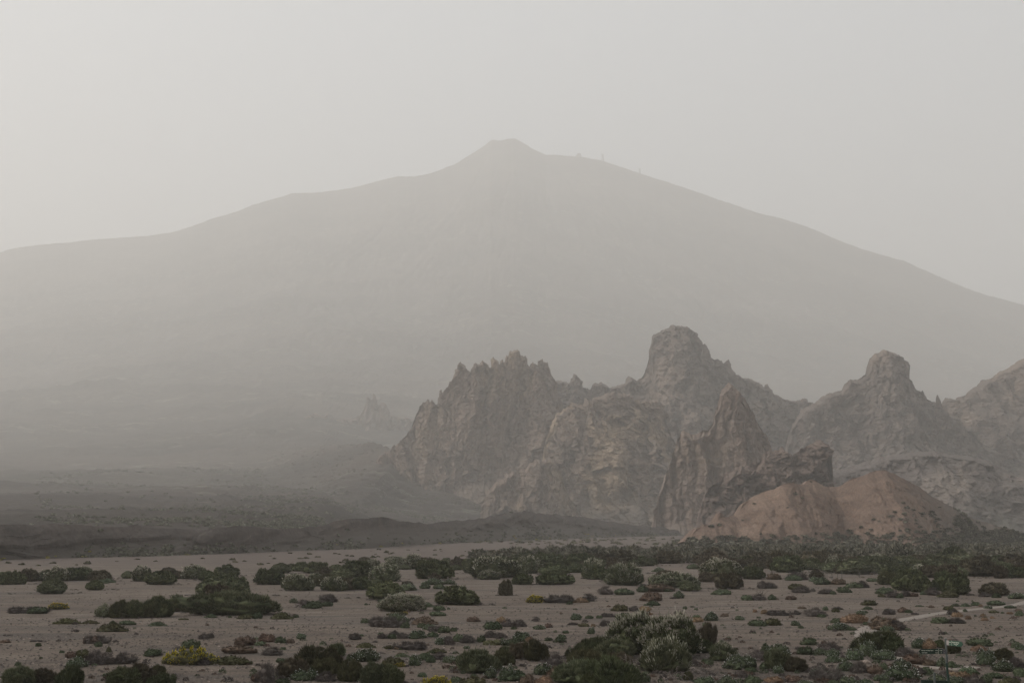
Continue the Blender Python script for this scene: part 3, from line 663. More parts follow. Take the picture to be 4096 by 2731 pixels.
T2 = """130,550,300,145,L;230,442,205,95,Q;400,422,180,86,L;555,442,230,105,L;635,460,170,68,B;740,410,150,52,Q;640,565,190,105,O;545,525,145,80,P;385,613,280,148,P;
790,500,230,110,Q;935,475,310,150,L;1000,360,170,62,B;1065,410,150,92,P;715,612,235,128,P;840,600,190,108,B;960,600,200,118,L;1185,525,275,152,P;1110,560,130,68,Q;
1190,682,372,168,D;1330,803,432,158,Z;1250,690,110,45,B;1400,605,170,55,w;1390,550,110,36,B;1150,700,80,30,g;1265,400,180,92,P;1280,330,180,46,P;1430,400,240,118,P;1345,405,160,50,Q;
1570,380,270,85,B;1615,498,372,172,L;1640,515,112,66,B;1550,588,108,44,g;1680,590,122,46,g;1630,550,200,56,w;1780,545,120,42,w;1840,410,120,50,Q;1740,370,115,72,Q;1850,375,125,80,B;1945,380,120,82,D;
1985,440,180,135,Q;2200,488,470,190,P;2150,503,235,80,P;2210,310,180,76,B;2330,310,180,76,B;2290,640,125,135,B;1860,728,380,160,L;1940,722,220,95,L;1790,725,150,130,B;
1570,755,130,44,g;1550,785,45,42,g;1680,793,100,50,g;1770,785,28,24,g;345,710,85,44,w;410,760,240,90,x;440,750,120,60,t;520,763,190,72,g;650,748,130,40,g;665,700,180,68,t;
20,855,85,62,g;240,860,190,62,o;365,845,50,34,g;1010,725,34,24,g;1042,722,16,14,g;1660,845,150,44,g;1005,900,90,46,g;1200,940,330,92,t;1280,895,240,72,w;1300,838,180,34,o;1360,830,70,24,y;1375,945,90,58,g;
1550,915,220,72,r;1520,940,84,50,g;1590,955,130,44,w;1650,975,150,50,t;1730,988,122,68,g;1815,975,66,44,g;2000,893,135,42,r;2180,958,182,76,g;2255,895,108,48,s;2310,935,110,60,t;
95,1080,165,85,r;225,1090,116,60,g;320,1090,78,46,r;410,1048,90,52,w;45,1115,120,40,g;905,1062,110,60,t;970,1022,46,22,g;1250,1048,90,54,g;1165,1050,100,48,t;1345,1042,110,50,t;1270,1010,90,36,t;
1475,1040,170,75,w;1455,1045,70,40,g;1625,1028,122,46,g;1700,1098,125,68,w;1770,1100,110,75,t;1860,1072,110,68,g;1950,1085,140,68,t;2070,1075,96,60,g;2150,1035,120,60,t;2255,1040,120,50,t;2310,1108,140,66,w;2200,1103,240,45,o;
1010,1130,165,46,o;1225,1137,90,36,o;1420,1143,300,76,t;1330,1140,150,42,r;1660,1172,172,44,o;1935,1130,64,32,w;150,1202,180,66,t;245,1155,62,32,g;225,1262,82,48,g;
500,1180,140,72,g;735,1215,180,115,F;560,1330,420,190,O;350,1415,280,160,U;430,1400,220,110,F;640,1390,250,150,O;680,1250,160,100,U;440,1430,270,100,w;865,1250,85,62,g;1015,1258,240,125,w;
860,1440,250,190,O;1080,1475,260,190,G;1240,1475,240,170,F;80,1449,230,150,t;30,1440,160,90,r;250,1455,140,56,g;640,1440,170,80,t;1250,1298,230,75,o;1310,1300,120,40,y;1455,1290,122,95,w;1605,1265,100,70,g;1560,1250,140,80,g;1690,1240,120,60,t;
1785,1268,120,72,w;1340,1215,130,38,g;1525,1398,76,48,w;2035,1362,385,195,G;2270,1290,210,130,O;2300,1200,120,80,F;1650,1500,270,90,y;1990,1490,240,95,o;2160,1410,130,92,w;2310,1430,160,125,w;1840,1449,110,60,g;2000,1395,70,30,g"""
T3 = """150,442,235,150,P;82,450,85,50,Q;390,460,292,100,D;590,437,172,95,D;95,552,192,98,L;370,550,355,112,L;20,480,110,100,B;300,365,260,88,B;745,495,215,178,P;800,500,250,110,L;930,385,135,85,B;
1040,555,385,190,W;1000,440,260,90,B;930,520,120,50,B;1480,575,500,130,P;1430,485,240,70,B;1790,525,150,92,B;1635,602,212,80,Q;1195,615,110,60,g;1330,612,290,68,r;1420,612,120,46,g;
1350,425,125,40,w;1660,405,112,44,g;1900,495,360,170,P;1960,420,300,92,P;1990,460,240,80,L;1985,580,255,148,B;2215,495,215,112,L;2310,575,112,66,t;870,632,160,66,t;1020,637,180,56,g;
1275,690,222,76,r;1535,668,108,60,w;1480,670,60,20,t;1920,635,200,44,g;1290,735,140,42,g;205,705,155,66,y;420,705,300,72,t;690,688,170,62,t;530,723,66,30,g;630,703,140,46,s;690,700,50,34,g;
985,795,165,56,o;1130,792,112,42,t;1215,792,115,44,s;1590,770,40,32,g;1690,780,42,22,g;2155,695,100,56,g;2290,650,130,90,x;2270,695,140,50,t;2232,808,45,32,s;2320,822,70,46,s;
585,880,102,58,w;710,868,76,36,g;800,865,62,34,g;890,855,140,38,t;1035,865,150,46,g;1265,832,60,26,s;1830,885,132,74,w;1950,840,86,28,r;2088,878,92,40,w;2250,928,155,64,g;1700,895,112,48,s;1700,862,90,30,g;1790,935,80,42,g;
215,888,80,38,t;560,915,112,28,t;860,928,102,52,t;655,938,92,38,o;745,940,50,34,s;340,950,76,46,r;250,965,112,48,w;730,1002,76,60,w;495,998,62,34,g;455,1042,92,50,w;340,1065,86,38,g;445,1082,128,52,g;
85,1070,175,100,w;160,1075,80,50,s;15,958,55,32,g;70,935,135,62,t;25,1112,120,60,g;1700,1190,300,140,F;1790,1140,190,200,U;1470,1230,480,340,V;1130,1200,430,330,V;1300,1150,200,150,U;
760,1200,330,150,F;560,1230,140,80,O;930,1250,380,160,G;700,1330,380,170,O;960,1320,300,140,U;1400,1365,410,265,W;1945,1255,250,165,W;60,1230,180,140,U;220,1250,230,170,O;420,1240,160,120,x;
600,1470,440,190,G;930,1500,460,240,F;760,1500,260,150,F;1080,1480,260,150,G;1200,1449,140,92,g;290,1380,190,100,w;400,1330,180,120,t;430,1420,240,120,r;1060,1330,260,140,x;1250,1440,320,90,x;1500,1440,360,120,x;1750,1380,300,130,x;2180,1262,260,130,x;2260,1250,160,90,t;
2090,1330,330,110,w;1790,1290,130,62,g;1780,1470,200,72,w;1980,1480,210,84,w;2210,1465,160,76,g;50,1440,220,90,g;150,1465,170,80,r;300,1480,180,80,s;1625,1430,90,78,O;2110,1400,130,60,t;2200,1350,120,50,g;2330,1330,110,70,g;1290,1400,80,30,r;
1520,1350,200,70,g;1660,1300,160,70,t;2050,1150,60,24,o;2330,1190,100,90,g"""
T4 = """185,430,310,150,L;100,400,150,112,B;60,500,140,60,r;200,512,100,40,w;270,505,200,70,t;440,485,125,78,B;425,522,90,46,w;600,425,150,140,P;700,400,170,70,P;760,440,270,120,B;1000,330,165,62,P;1025,380,92,52,P;
1095,552,190,112,O;1250,430,170,88,P;1300,600,300,190,L;1400,610,200,150,L;1420,480,260,100,P;1620,600,220,180,L;1740,635,230,200,L;1650,520,260,140,B;1560,375,160,42,L;2140,490,135,110,B;2080,640,260,120,B;2180,620,150,90,x;
245,515,150,48,g;500,548,160,60,g;640,548,160,48,r;800,572,160,56,g;870,570,110,60,t;955,522,100,38,g;1160,660,150,54,t;1210,662,80,46,g;1068,627,180,54,g;1040,655,80,28,o;1340,650,84,40,r;1270,650,90,50,t;1660,655,190,58,o;1520,640,150,60,t;1450,635,84,44,g;1990,650,100,40,t;2095,658,84,46,g;2290,672,160,60,w;
260,590,160,60,o;310,618,170,60,t;410,606,58,26,t;530,628,150,50,t;600,630,62,34,g;700,618,140,56,g;30,572,115,52,t;215,685,92,42,r;35,692,82,48,g;930,735,150,52,o;915,780,100,30,g;1387,752,82,16,g;1500,765,62,25,r;
1110,828,122,52,t;1100,800,80,28,g;1240,810,110,46,r;1290,812,80,36,g;850,830,90,40,w;890,815,60,28,g;1350,828,72,20,t;440,845,190,70,t;490,850,90,36,g;530,795,52,38,g;620,808,80,36,o;640,785,110,28,t;315,775,92,22,r;100,835,220,48,t;255,828,90,36,t;
50,920,155,72,o;250,922,92,48,w;305,948,60,28,g;660,965,190,62,w;750,965,130,36,g;625,900,105,50,g;805,905,250,76,s;900,920,70,30,g;555,950,46,38,r;1060,960,300,110,r;1180,960,170,80,t;1100,965,150,44,w;1060,880,60,34,g;1590,905,150,64,g;1730,905,180,56,t;
1665,785,105,38,o;1700,830,105,52,t;1740,845,110,46,s;1700,815,80,40,g;1812,800,46,26,g;1725,752,72,26,g;1815,755,96,30,g;1905,748,86,42,g;1955,755,42,26,s;2085,742,165,44,g;2025,775,72,38,w;2220,770,110,28,g;1842,868,62,40,s;1905,842,26,20,g;1995,880,72,36,s;1975,845,60,30,s;2070,812,92,26,o;2155,815,36,18,g;2222,820,62,28,s;2310,835,80,46,g;2300,800,70,30,r;2060,862,50,22,s;
85,1200,200,105,w;30,1210,110,60,g;100,1340,260,165,G;250,1350,220,130,U;98,1365,112,84,w;380,1110,170,72,g;350,1195,170,82,g;480,1200,170,60,w;560,1190,200,100,t;570,1140,180,120,x;600,1210,120,70,w;1030,1180,440,185,F;900,1170,200,110,W;1140,1190,220,150,L;
930,1215,170,150,w;795,1250,160,105,w;1050,1250,205,95,w;590,1270,142,76,w;688,1260,78,44,g;720,1340,170,82,w;480,1390,180,92,w;430,1360,150,60,t;540,1430,300,110,t;620,1420,150,80,g;840,1360,160,100,t;850,1320,80,40,x;980,1370,140,92,r;1060,1330,100,60,g;
1220,1325,190,84,w;1230,1430,340,125,w;1050,1430,160,70,w;1390,1135,160,90,w;1480,1140,140,86,s;1570,1125,100,76,L;1250,1220,200,80,t;1420,1240,220,90,x;1350,1290,260,90,r;1480,1300,150,66,r;1600,1305,110,80,w;1690,1317,90,66,g;1700,1180,160,90,O;
1935,1110,210,80,g;1940,1160,160,52,s;1850,1220,220,80,x;1780,1190,130,50,x;2000,1290,180,150,w;2160,1240,190,100,O;2130,1110,110,60,x;2290,1130,92,62,g;2320,1150,100,62,w;2160,1345,220,96,w;2280,1310,160,90,t;2080,1405,160,62,g;1850,1370,200,62,g;1790,1400,150,60,s;1900,1460,170,72,t;
1720,1455,180,60,w;1560,1455,190,80,w;2230,1470,190,60,o;2310,1390,110,90,g;60,1455,170,60,s;340,1465,140,50,w;900,1470,170,60,w;1400,1375,120,60,t;1460,1370,120,70,g;1080,1480,150,60,g;2000,1450,150,60,g;740,1460,180,70,w;600,1470,150,50,g;220,1440,170,60,r;
1620,1400,120,50,t;1700,1390,130,44,s"""
LANDMARKS = [(727, 2640, 'big yellow mound'), (3787, 2600, 'green signpost'), (3450, 2515, 'pale path opening'), (2620, 2540, 'great blossoming broom'), (1603, 2430, 'white-frosted dome'),
    (1834, 2400, 'two-humped dark bush'), (890, 2370, 'tallest dome bush'), (950, 2440, 'long dark bush'), (2139, 2400, 'small yellow shrub'), (2912, 2340, 'russet dome bush'),
    (3700, 2340, 'pair of dark clumps'), (3320, 2310, 'wire fence'), (3466, 2645, 'pale boulder'), (207, 2360, 'lone left-hand dome'), (2020, 2360, 'small upright bush'), (3900, 2440, 'pale winding path'),
    (2650, 2660, 'pale foreground broom'), (1200, 2640, 'dark foreground thicket'), (430, 2630, 'grey twig patch'), (1900, 2640, 'smooth foreground broom'), (2500, 2350, 'cream-topped centre bush'), (1540, 2370, 'dark smooth dome')]
ORD = ['', 'second ', 'third ', 'fourth ', 'fifth ', 'sixth ', 'seventh ', 'eighth ', 'ninth ', 'tenth ']
SPECIAL = {  # (table, cx, base): label
 (1, 2045, 670): 'largest smooth round broom dome, behind the long dark bush', (1, 2112, 828): 'long low dark green broom bush spread across the sand like a sausage',
 (1, 1750, 1288): 'big mound of bright yellow flowers on the sandy ground', (2, 1330, 803): 'oval broom bush frosted all over with whitish blossom',
 (2, 1190, 682): 'smooth dark egg-shaped broom just behind the white-frosted bush', (2, 1860, 728): 'two-humped dark broom bush alone on open sand',
 (1, 475, 628): 'lone squat grey-green dome bush on open sand, first from the frame edge', (1, 873, 598): 'small lone mushroom-shaped dome bush on open sand',
 (1, 1475, 550): 'smooth low dome bush in front of two brown bushes on the sand', (2, 1615, 498): 'tall knobbly round broom with a small brown bush at its foot',
 (3, 1470, 1230): 'right half of the great foreground broom, dark with fewer blossoms and a shaded hollow', (3, 1130, 1200): 'great foreground broom with cream blossom tufts, biggest bush of all',
 (3, 1400, 1365): 'rounded foreground broom with frosted cream top, below the great dark one', (3, 1985, 580): 'solitary russet ball-shaped bush before the dense scrub belt',
 (3, 205, 705): 'small bright yellow shrub at the end of a grey twiggy row', (2, 2290, 640): 'small upright brown-green bush alone on the sand',
 (4, 1030, 1180): 'large dark brushy broom beside the pale path opening', (4, 930, 1215): 'domed shrub flecked with pinkish white in front of the dark path-side broom'}
ents = []
for k, T in enumerate((T1, T2, T3, T4)):
    for e in T.replace('\n', '').split(';'):
        a = e.split(','); cx, by, ww, hh = map(float, a[:4])
        ents.append(dict(px=k * 1024 + cx * 0.4354, py=2100 + by * 0.4354, w=ww * 0.4354, h=hh * 0.4354, k=a[4], sp=SPECIAL.get((k + 1, int(cx), int(by)))))
# labels: look, size, and what it stands beside
def words_for(e):
    n = KIND[e['k']][4]
    big = {'Z': 120, 'G': 120, 'F': 120, 'O': 100, 'U': 100, 'L': 120, 'P': 110, 'D': 110, 'Q': 90, 'B': 70, 'W': 120, 'V': 200}.get(e['k'], 60)
    s = 'large ' if e['w'] > big else ('tiny ' if e['w'] < big * 0.35 else ('small ' if e['w'] < big * 0.62 else ''))
    lm = min(LANDMARKS, key=lambda q: math.hypot((q[0] - e['px']) * 0.6, (q[1] - e['py']) * 1.5))
    dx = e['px'] - lm[0]; dy = (e['py'] - e['h'] * 0.5) - lm[1]
    v = 'behind, ' if dy < -22 else ('before, ' if dy > 22 else '')
    rel = v + ('left of' if dx < 0 else 'right of') if abs(dx) > 40 else ('just behind' if dy < 0 else 'just in front of')
    e['key'] = (s + n, rel, lm[2]); e['dist'] = math.hypot(dx, dy)
byk = {}
for e in ents:
    if e['sp']: continue
    words_for(e); byk.setdefault(e['key'], []).append(e)
for (a, rel, lm), L_ in byk.items():
    L_.sort(key=lambda e: e['dist'])
    for i, e in enumerate(L_):
        if i == 0 and len(L_) == 1: e['sp'] = f'{a}, {rel} the {lm}'
        elif i == 0: e['sp'] = f'{a}, {rel} the {lm}, nearest'
        else: e['sp'] = f'{a}, {rel} the {lm}, {ORD[min(i, 9)]}nearest'
GROUPS = {'broom_bush': 'broom bushes on the sandy plain', 'cushion_shrub': 'low green shrubs dotting the plain', 'dry_shrub': 'dry shrubs dotting the plain',
          'flowering_shrub': 'yellow flowering shrubs', 'dead_brush': 'tangles of dead branches in the foreground'}
RR = random.Random(5)
def place_bush(px, py, wpx, hpx, k, label, group=None, parts=True):
    name, proto, fm, bm, _, cat = KIND[k]
    x, y = on_ground(px, py); x = float(x); y = float(y)
    wm = wpx * y / FPX; hm = hpx * y / FPX
    asp = wm / max(hm, 0.01)
    dp = wm / 2 * (0.9 if asp < 2.6 else max(0.35, 0.9 * 2.6 / asp))
    y += dp * 0.75; x *= (y / (y - dp * 0.75))
    sx = wm / 2 / (1.12 if proto != 'dead' else 1.0); sz = hm / (1.14 if proto != 'dead' else 0.8)
    sx *= 1.06; sz *= 1.06
    lng = asp >= 2.9 and (proto + '_long') in P
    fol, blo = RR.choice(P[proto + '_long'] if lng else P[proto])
    z = float(gz(x, y)) - 0.03
    rz = RR.random() * 6.283
    if lng: sx /= AXL; rz = RR.choice((0, math.pi))
    if parts and (bm or proto in ('big', 'brush')):
        r = bpy.data.objects.new(name, None); COL.objects.link(r); r.empty_display_size = 0.5
        r.location = (x, y, z); r.scale = (sx, dp, sz)
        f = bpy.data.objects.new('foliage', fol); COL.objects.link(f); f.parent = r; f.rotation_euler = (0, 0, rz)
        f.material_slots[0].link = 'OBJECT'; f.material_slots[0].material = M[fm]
        if bm and blo:
            b = bpy.data.objects.new('flowers' if proto in ('cush', 'flo') else 'blossoms', blo); b['kind'] = 'stuff'; COL.objects.link(b); b.parent = r; b.rotation_euler = (0, 0, rz)
            b.material_slots[0].link = 'OBJECT'; b.material_slots[0].material = M[bm]
        if proto in ('big', 'brush'):
            s = bpy.data.objects.new('stems', RR.choice(P['stems'])); COL.objects.link(s); s.parent = r
            if lng: s.scale = (AXL * 0.9, 1, 1)
    else:
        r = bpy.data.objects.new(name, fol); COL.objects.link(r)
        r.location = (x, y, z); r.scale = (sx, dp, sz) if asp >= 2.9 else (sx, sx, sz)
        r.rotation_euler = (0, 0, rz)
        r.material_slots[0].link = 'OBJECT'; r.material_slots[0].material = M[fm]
    r['label'] = label; r['category'] = cat; r['group'] = group or GROUPS[name]
for e in ents: place_bush(e['px'], e['py'], e['w'], e['h'], e['k'], e['sp'])

# the dense belt of scrub across the right half
belt = []
r_ = np.random.RandomState(11)
tries = 0
taken = []
while len(belt) < 620 and tries < 20000:
    tries += 1
    px = r_.uniform(1900, 4180); py = r_.uniform(2196, 2312)
    lo = np.interp(px, [1900, 2050, 2400, 2700, 2900, 3300, 3700, 4100], [2235, 2268, 2272, 2258, 2268, 2285, 2322, 2330])
    hi = np.interp(px, [1900, 2100, 2300, 2800, 3100, 4100], [2225, 2212, 2205, 2203, 2198, 2188])
    if not (hi < py < lo): continue
    x, y = on_ground(px, py); x = float(x); y = float(y)
    wm = r_.uniform(2.4, 5.2) * (0.8 if r_.rand() < 0.4 else 1)
    if any((x - a) ** 2 + ((y - b) * 0.55) ** 2 < (0.40 * (wm + c)) ** 2 for a, b, c in taken): continue
    taken.append((x, y, wm)); belt.append((px, py, wm * FPX / y, r_.uniform(0.33, 0.46) * wm * FPX / y, y))
belt.sort(key=lambda b: b[4])
n_broom = sum(1 for e in ents if KIND[e['k']][0] == 'broom_bush')
NB = max(0, 296 - n_broom)
BL = {'L': 'lumpy dark broom bush packed in the dense scrub belt below the mound', 'P': 'pale blossoming broom bush packed in the dense scrub belt below the mound',
      'B': 'brown broom bush packed in the dense scrub belt below the mound', 'Q': 'grey-green domed bush packed in the dense scrub belt below the mound'}
for b in belt[:NB]:
    k = RR.choice('LLPBBQ')
    place_bush(*b[:4], k, BL[k], 'bushes of the dense scrub belt', parts=False)

# ------------------------------------------------------------------ far scrub joined as stuff
def small_bush(seed, n=26, wid=0.30):
    r = np.random.RandomState(seed)
    i = np.arange(n) + 0.5; se = i / n; th = i * 2.4
    d = np.stack([np.sqrt(1 - se * se) * np.cos(th), np.sqrt(1 - se * se) * np.sin(th), se], -1)
    d = unit(d + r.normal(0, 0.15, d.shape))
    p = d * np.array([0.85, 0.85, 0.9]) * (0.8 + 0.3 * r.rand(n, 1))
    a = unit(np.cross(d, r.normal(0, 1, (n, 3)))); b = np.cross(d, a)
    s = wid * (0.8 + 0.5 * r.rand(n, 1))
    V = np.stack([p + a * s - d * 0.2, p + b * s - d * 0.15, p - a * s - d * 0.2, p - b * s + d * 0.1], 1)
    V[..., 2] = np.maximum(V[..., 2], 0)
    c = np.repeat(r.rand(n), 4)
    return V.reshape(-1, 3), (np.arange(n)[:, None] * 4 + np.array([[0, 1, 2, 3]])), c
SB = [small_bush(90 + s) for s in range(5)]
SBF = [small_bush(95 + s, 14, 0.42) for s in range(4)]
def scatter(name, pos, size, mat, label_kind='stuff', lib=SB, flat=0.5, tone=None, seed=3):
    r = np.random.RandomState(seed); Vs, Fs, Cs = [], [], []; n0 = 0
    for i, (x, y, z) in enumerate(pos):
        V, F, c = lib[r.randint(len(lib))]
        a = r.rand() * 6.28; s = size[i]
        R_ = np.array([[math.cos(a), -math.sin(a), 0], [math.sin(a), math.cos(a), 0], [0, 0, 1]])
        W = (V @ R_.T) * np.array([s, s, s * flat * 2 * (0.8 + 0.4 * r.rand())]) + np.array([x, y, z - 0.05 * s])
        Vs.append(W); Fs.append(F + n0); n0 += len(V)
        tt = r.rand() if tone is None else tone[i]
        Cs.append(np.stack([c * 0.75 + 0.25 * tt, 0 * c, 0.35 * c + 0.65 * tt], -1))
    o = obj(name, mesh(name, np.vstack(Vs), np.vstack(Fs), np.vstack(Cs).astype(np.float32), mat=mat), kind='stuff')
    return o
far_belt = belt[NB:]
pos = []; sz = []
for px, py, wp, hp, y in far_belt:
    x, yy = on_ground(px, py); pos.append((float(x), float(yy), float(gz(x, yy)))); sz.append(wp * y / FPX / 2)
scatter('scrub', pos, sz, M['belt'], lib=[small_bush(120 + s, 120, 0.13) for s in range(4)], flat=0.42)
# scrub round the foot of the mound and up its right flank
def pick(grid, n, fn, seed):
    X, Y, Z = grid; r = np.random.RandomState(seed); out = []; S = []
    while len(out) < n:
        i = r.randint(X.shape[0]); j = r.randint(X.shape[1])
        if r.rand() < fn(X[i, j], Y[i, j], Z[i, j], i / X.shape[0]):
            out.append((X[i, j] + r.normal(0, 0.3), Y[i, j] - 0.1, Z[i, j])); S.append(0.35 + r.rand() * 0.75)
    return out, S
def mound_fn(x, y, z, t):
    px = 2048 + FPX * x / y
    right = np.clip((px - 3380) / 500, 0, 1) * np.clip((12 - z) / 9, 0, 1) * (0.10 + 0.8 * (n3(x / 6, z / 3, 1.0) > 0.56))
    foot = np.clip((3.0 + 1.5 * np.clip((px - 3000) / 500, 0, 1) - z) / 2.0, 0, 1)
    return max(right, foot, 0.004)
p_, s_ = pick(mound_grid, 2600, mound_fn, 21)
scatter('mound_scrub', p_, s_, M['belt'], lib=SB, flat=0.40)
def foot_line(n, seed, x0, x1, d0, d1):
    r = np.random.RandomState(seed); P_ = []; S_ = []
    for _ in range(n):
        px = r.uniform(x0, x1); d = r.uniform(d0, d1)
        X = d * (px - 2048) / FPX; P_.append((X, d, float(gz(X, d)))); S_.append(0.5 + r.rand() * 1.1)
    return P_, S_
p_, s_ = foot_line(520, 4, 2760, 4350, 372, 396)
scatter('foot_scrub', p_, s_, M['belt'], lib=SB, flat=0.38)
p_, s_ = foot_line(260, 5, 2700, 4350, 400, 520)
scatter('foot_scrub_far', p_, s_, M['belt'], lib=SB, flat=0.38)
# pale and yellow shrubs along the lava front
def lava_fn(x, y, z, t):
    px = 2048 + FPX * x / y
    pt = (0.25 + 0.75 * (n3(x / 14, y / 14, 3.0) > 0.52))
    return pt * np.clip((0.55 - t) / 0.4, 0.02, 1) ** 1.3 * (1.0 if px > 300 else 0.4)
p_, s_ = pick(ridge_grid, 1700, lava_fn, 31)
scatter('lava_scrub', p_, [q * 0.85 for q in s_], M['farscrub'], lib=SBF, flat=0.42)
def yel_fn(x, y, z, t):
    return (n3(x / 10, y / 10, 8.0) > 0.6) * np.clip((0.36 - t) / 0.3, 0.0, 1)
p_, s_ = pick(ridge_grid, 150, yel_fn, 33)
scatter('yellow_scrub', p_, [q * 0.75 for q in s_], leaf_mat('far_yellow', (0.12, 0.11, 0.03), (0.24, 0.20, 0.045), (0.32, 0.27, 0.06), 0.05), lib=SBF, flat=0.36)
p_, s_ = foot_line(160, 6, -100, 2500, 195, 330)
p_ = [q for q in p_ if q[1] < np.interp(2048 + FPX * q[0] / q[1], [0, 1000, 2000, 2500], [212, 260, 400, 500])]
scatter('pan_scrub', p_, [0.25 + 0.5 * random.random() for q in p_], M['olive'], lib=SBF, flat=0.32)
p_, s_ = foot_line(120, 8, 1900, 2800, 400, 620)
scatter('far_pan_scrub', p_, [0.5 + 0.8 * random.random() for q in p_], M['olive'], lib=SBF, flat=0.32)
# pale scrub over the lava field
def hill_fn(x, y, z, t): return 0.05 + (n3(x / 45, y / 45, 4.5) > 0.58) * 0.9
p_, s_ = pick(hill_grid, 2600, hill_fn, 35)
scatter('lava_hill_scrub', p_, [q * 1.5 for q in s_], M['farscrub'], lib=SBF, flat=0.4)
r = np.random.RandomState(44); pos = []; sz = []
while len(pos) < 5200:
    i = r.randint(1, 190); j = r.randint(120, 480)
    x, y, z = MX[i, j], MY[i, j], MZ[i, j]
    if y > 2300 or z < 1: continue
    if r.rand() > (0.04 + (n3(x / 60, y / 60, 1.5) > 0.6) * 0.9): continue
    pos.append((x + r.normal(0, 1.5), y + r.normal(0, 2), z)); sz.append(r.uniform(0.5, 1.3) * (0.7 + y / 1400))
scatter('lava_field_scrub', pos, sz, M['farscrub'], lib=SBF, flat=0.4)

# ------------------------------------------------------------------ stones on the plain
def stones(name, n, dmin, dmax, smin, smax, mat, seed, pxr=(-250, 4350)):
    r = np.random.RandomState(seed)
    d = 1 / r.uniform(1 / dmax, 1 / dmin, n)
    px = r.uniform(pxr[0], pxr[1], n); x = d * (px - 2048) / FPX
    keep = fbm(x / 9, d / 6, 0.7, 3) > r.uniform(-0.7, 0.5, n)
    d, x = d[keep], x[keep]; n = len(d)
    s = smin + (smax - smin) * r.rand(n) ** 3
    B = np.array([[1, 0, 0], [0, 1, 0], [-1, 0, 0], [0, -1, 0], [0, 0, 1], [0, 0, -0.6]], float)
    V = B[None] * (0.55 + 0.9 * r.rand(n, 6, 1)) * s[:, None, None] * np.array([1.25, 1, 0.75]) + np.array([0, 0, 0.15]) * s[:, None, None]
    a = r.rand(n) * 6.28; ca, sa = np.cos(a), np.sin(a)
    X = V[..., 0] * ca[:, None] - V[..., 1] * sa[:, None] + x[:, None]; Y = V[..., 0] * sa[:, None] + V[..., 1] * ca[:, None] + d[:, None]
    Z = V[..., 2] + gz(x, d)[:, None]
    F = np.array([[0, 1, 4], [1, 2, 4], [2, 3, 4], [3, 0, 4]])
    obj(name, mesh(name, np.stack([X, Y, Z], -1).reshape(-1, 3), (np.arange(n)[:, None, None] * 6 + F[None]).reshape(-1, 3), mat=mat), kind='stuff')
stones('gravel', 60000, 44, 240, 0.015, 0.085, M['stone'], 51)
stones('pale_gravel', 6000, 44, 160, 0.015, 0.06, M['stone_pale'], 52)
# low plants too small to count, between the counted ones
r = np.random.RandomState(61); pos = []; sz = []
while len(pos) < 700:
    px = r.uniform(-100, 4200); py = r.uniform(2400, 2731)
    pr = np.interp(py, [2400, 2500, 2600, 2731], [0.03, 0.10, 0.25, 0.6]) * np.interp(px, [0, 900, 1500, 2500, 4096], [0.10, 0.3, 0.55, 0.9, 1.0])
    if r.rand() > pr: continue
    x, y = on_ground(px, py); pos.append((float(x), float(y), float(gz(x, y)))); sz.append(r.uniform(0.05, 0.24))
LB = []
for s in range(4):
    LB.append(small_bush(140 + s, 60, 0.12))
h = len(pos) // 3
scatter('tiny_tufts', pos[:h], sz[:h], M['green'], lib=LB, flat=0.4)
scatter('dry_tufts', pos[h:2 * h], sz[h:2 * h], M['twig'], lib=LB, flat=0.4)
scatter('straw_tufts', pos[2 * h:], sz[2 * h:], M['russet'], lib=LB, flat=0.4)

# fallen twigs and dry litter under the bigger bushes
r = np.random.RandomState(77); pos = []; sz = []
for o in list(COL.objects):
    if o.name.startswith('broom_bush') and o.parent is None and o.location.y < 200:
        a_, b_ = o.scale.x * (AXL if o.scale.x < o.scale.y * 1.1 and o.type == 'MESH' else 1.0), o.scale.y
        for q in range(int(5 + 4 * a_)):
            t = r.rand() * 6.283; k = r.uniform(0.85, 1.25)
            X_ = o.location.x + math.cos(t) * a_ * k; Y_ = o.location.y + math.sin(t) * b_ * k
            pos.append((X_, Y_, float(gz(X_, Y_)))); sz.append(r.uniform(0.06, 0.26))
h = len(pos) // 2
scatter('twig_litter', pos[:h], sz[:h], M['twig'], lib=LB, flat=0.28)
scatter('leaf_litter', pos[h:], sz[h:], M['brown'], lib=LB, flat=0.28)

# ------------------------------------------------------------------ path
def path(pts):
    P_ = [on_ground(3072 + a * 0.4354, 2100 + b * 0.4354) for a, b, _ in pts]
    W = [q for _, _, q in pts]
    xs = np.array([float(p[0]) for p in P_]); ys = np.array([float(p[1]) for p in P_])
    t = np.linspace(0, len(P_) - 1, 160); k = np.arange(len(P_))
    x = np.interp(t, k, xs); y = np.interp(t, k, ys); w_ = np.interp(t, k, W) * 0.72
    ker = np.ones(9) / 9
    x = np.convolve(np.pad(x, 4, mode='edge'), ker, 'valid'); y = np.convolve(np.pad(y, 4, mode='edge'), ker, 'valid')
    T = unit(np.stack([np.gradient(x), np.gradient(y)], -1)); N = np.stack([-T[:, 1], T[:, 0]], -1)
    rows = []
    for s in np.linspace(-1, 1, 9):
        ww = w_ * (1 + 0.35 * fbm(t * 1.7, 0 * t + s * 9, 0.4, 3)) * s * 0.5
        X = x + N[:, 0] * ww; Y = y + N[:, 1] * ww
        rows.append(np.stack([X, Y, gz(X, Y) + (0.03 if abs(s) < 0.9 else -0.03)], -1))
    V = np.stack(rows)
    return V.reshape(-1, 3), grid_faces(9, 160)
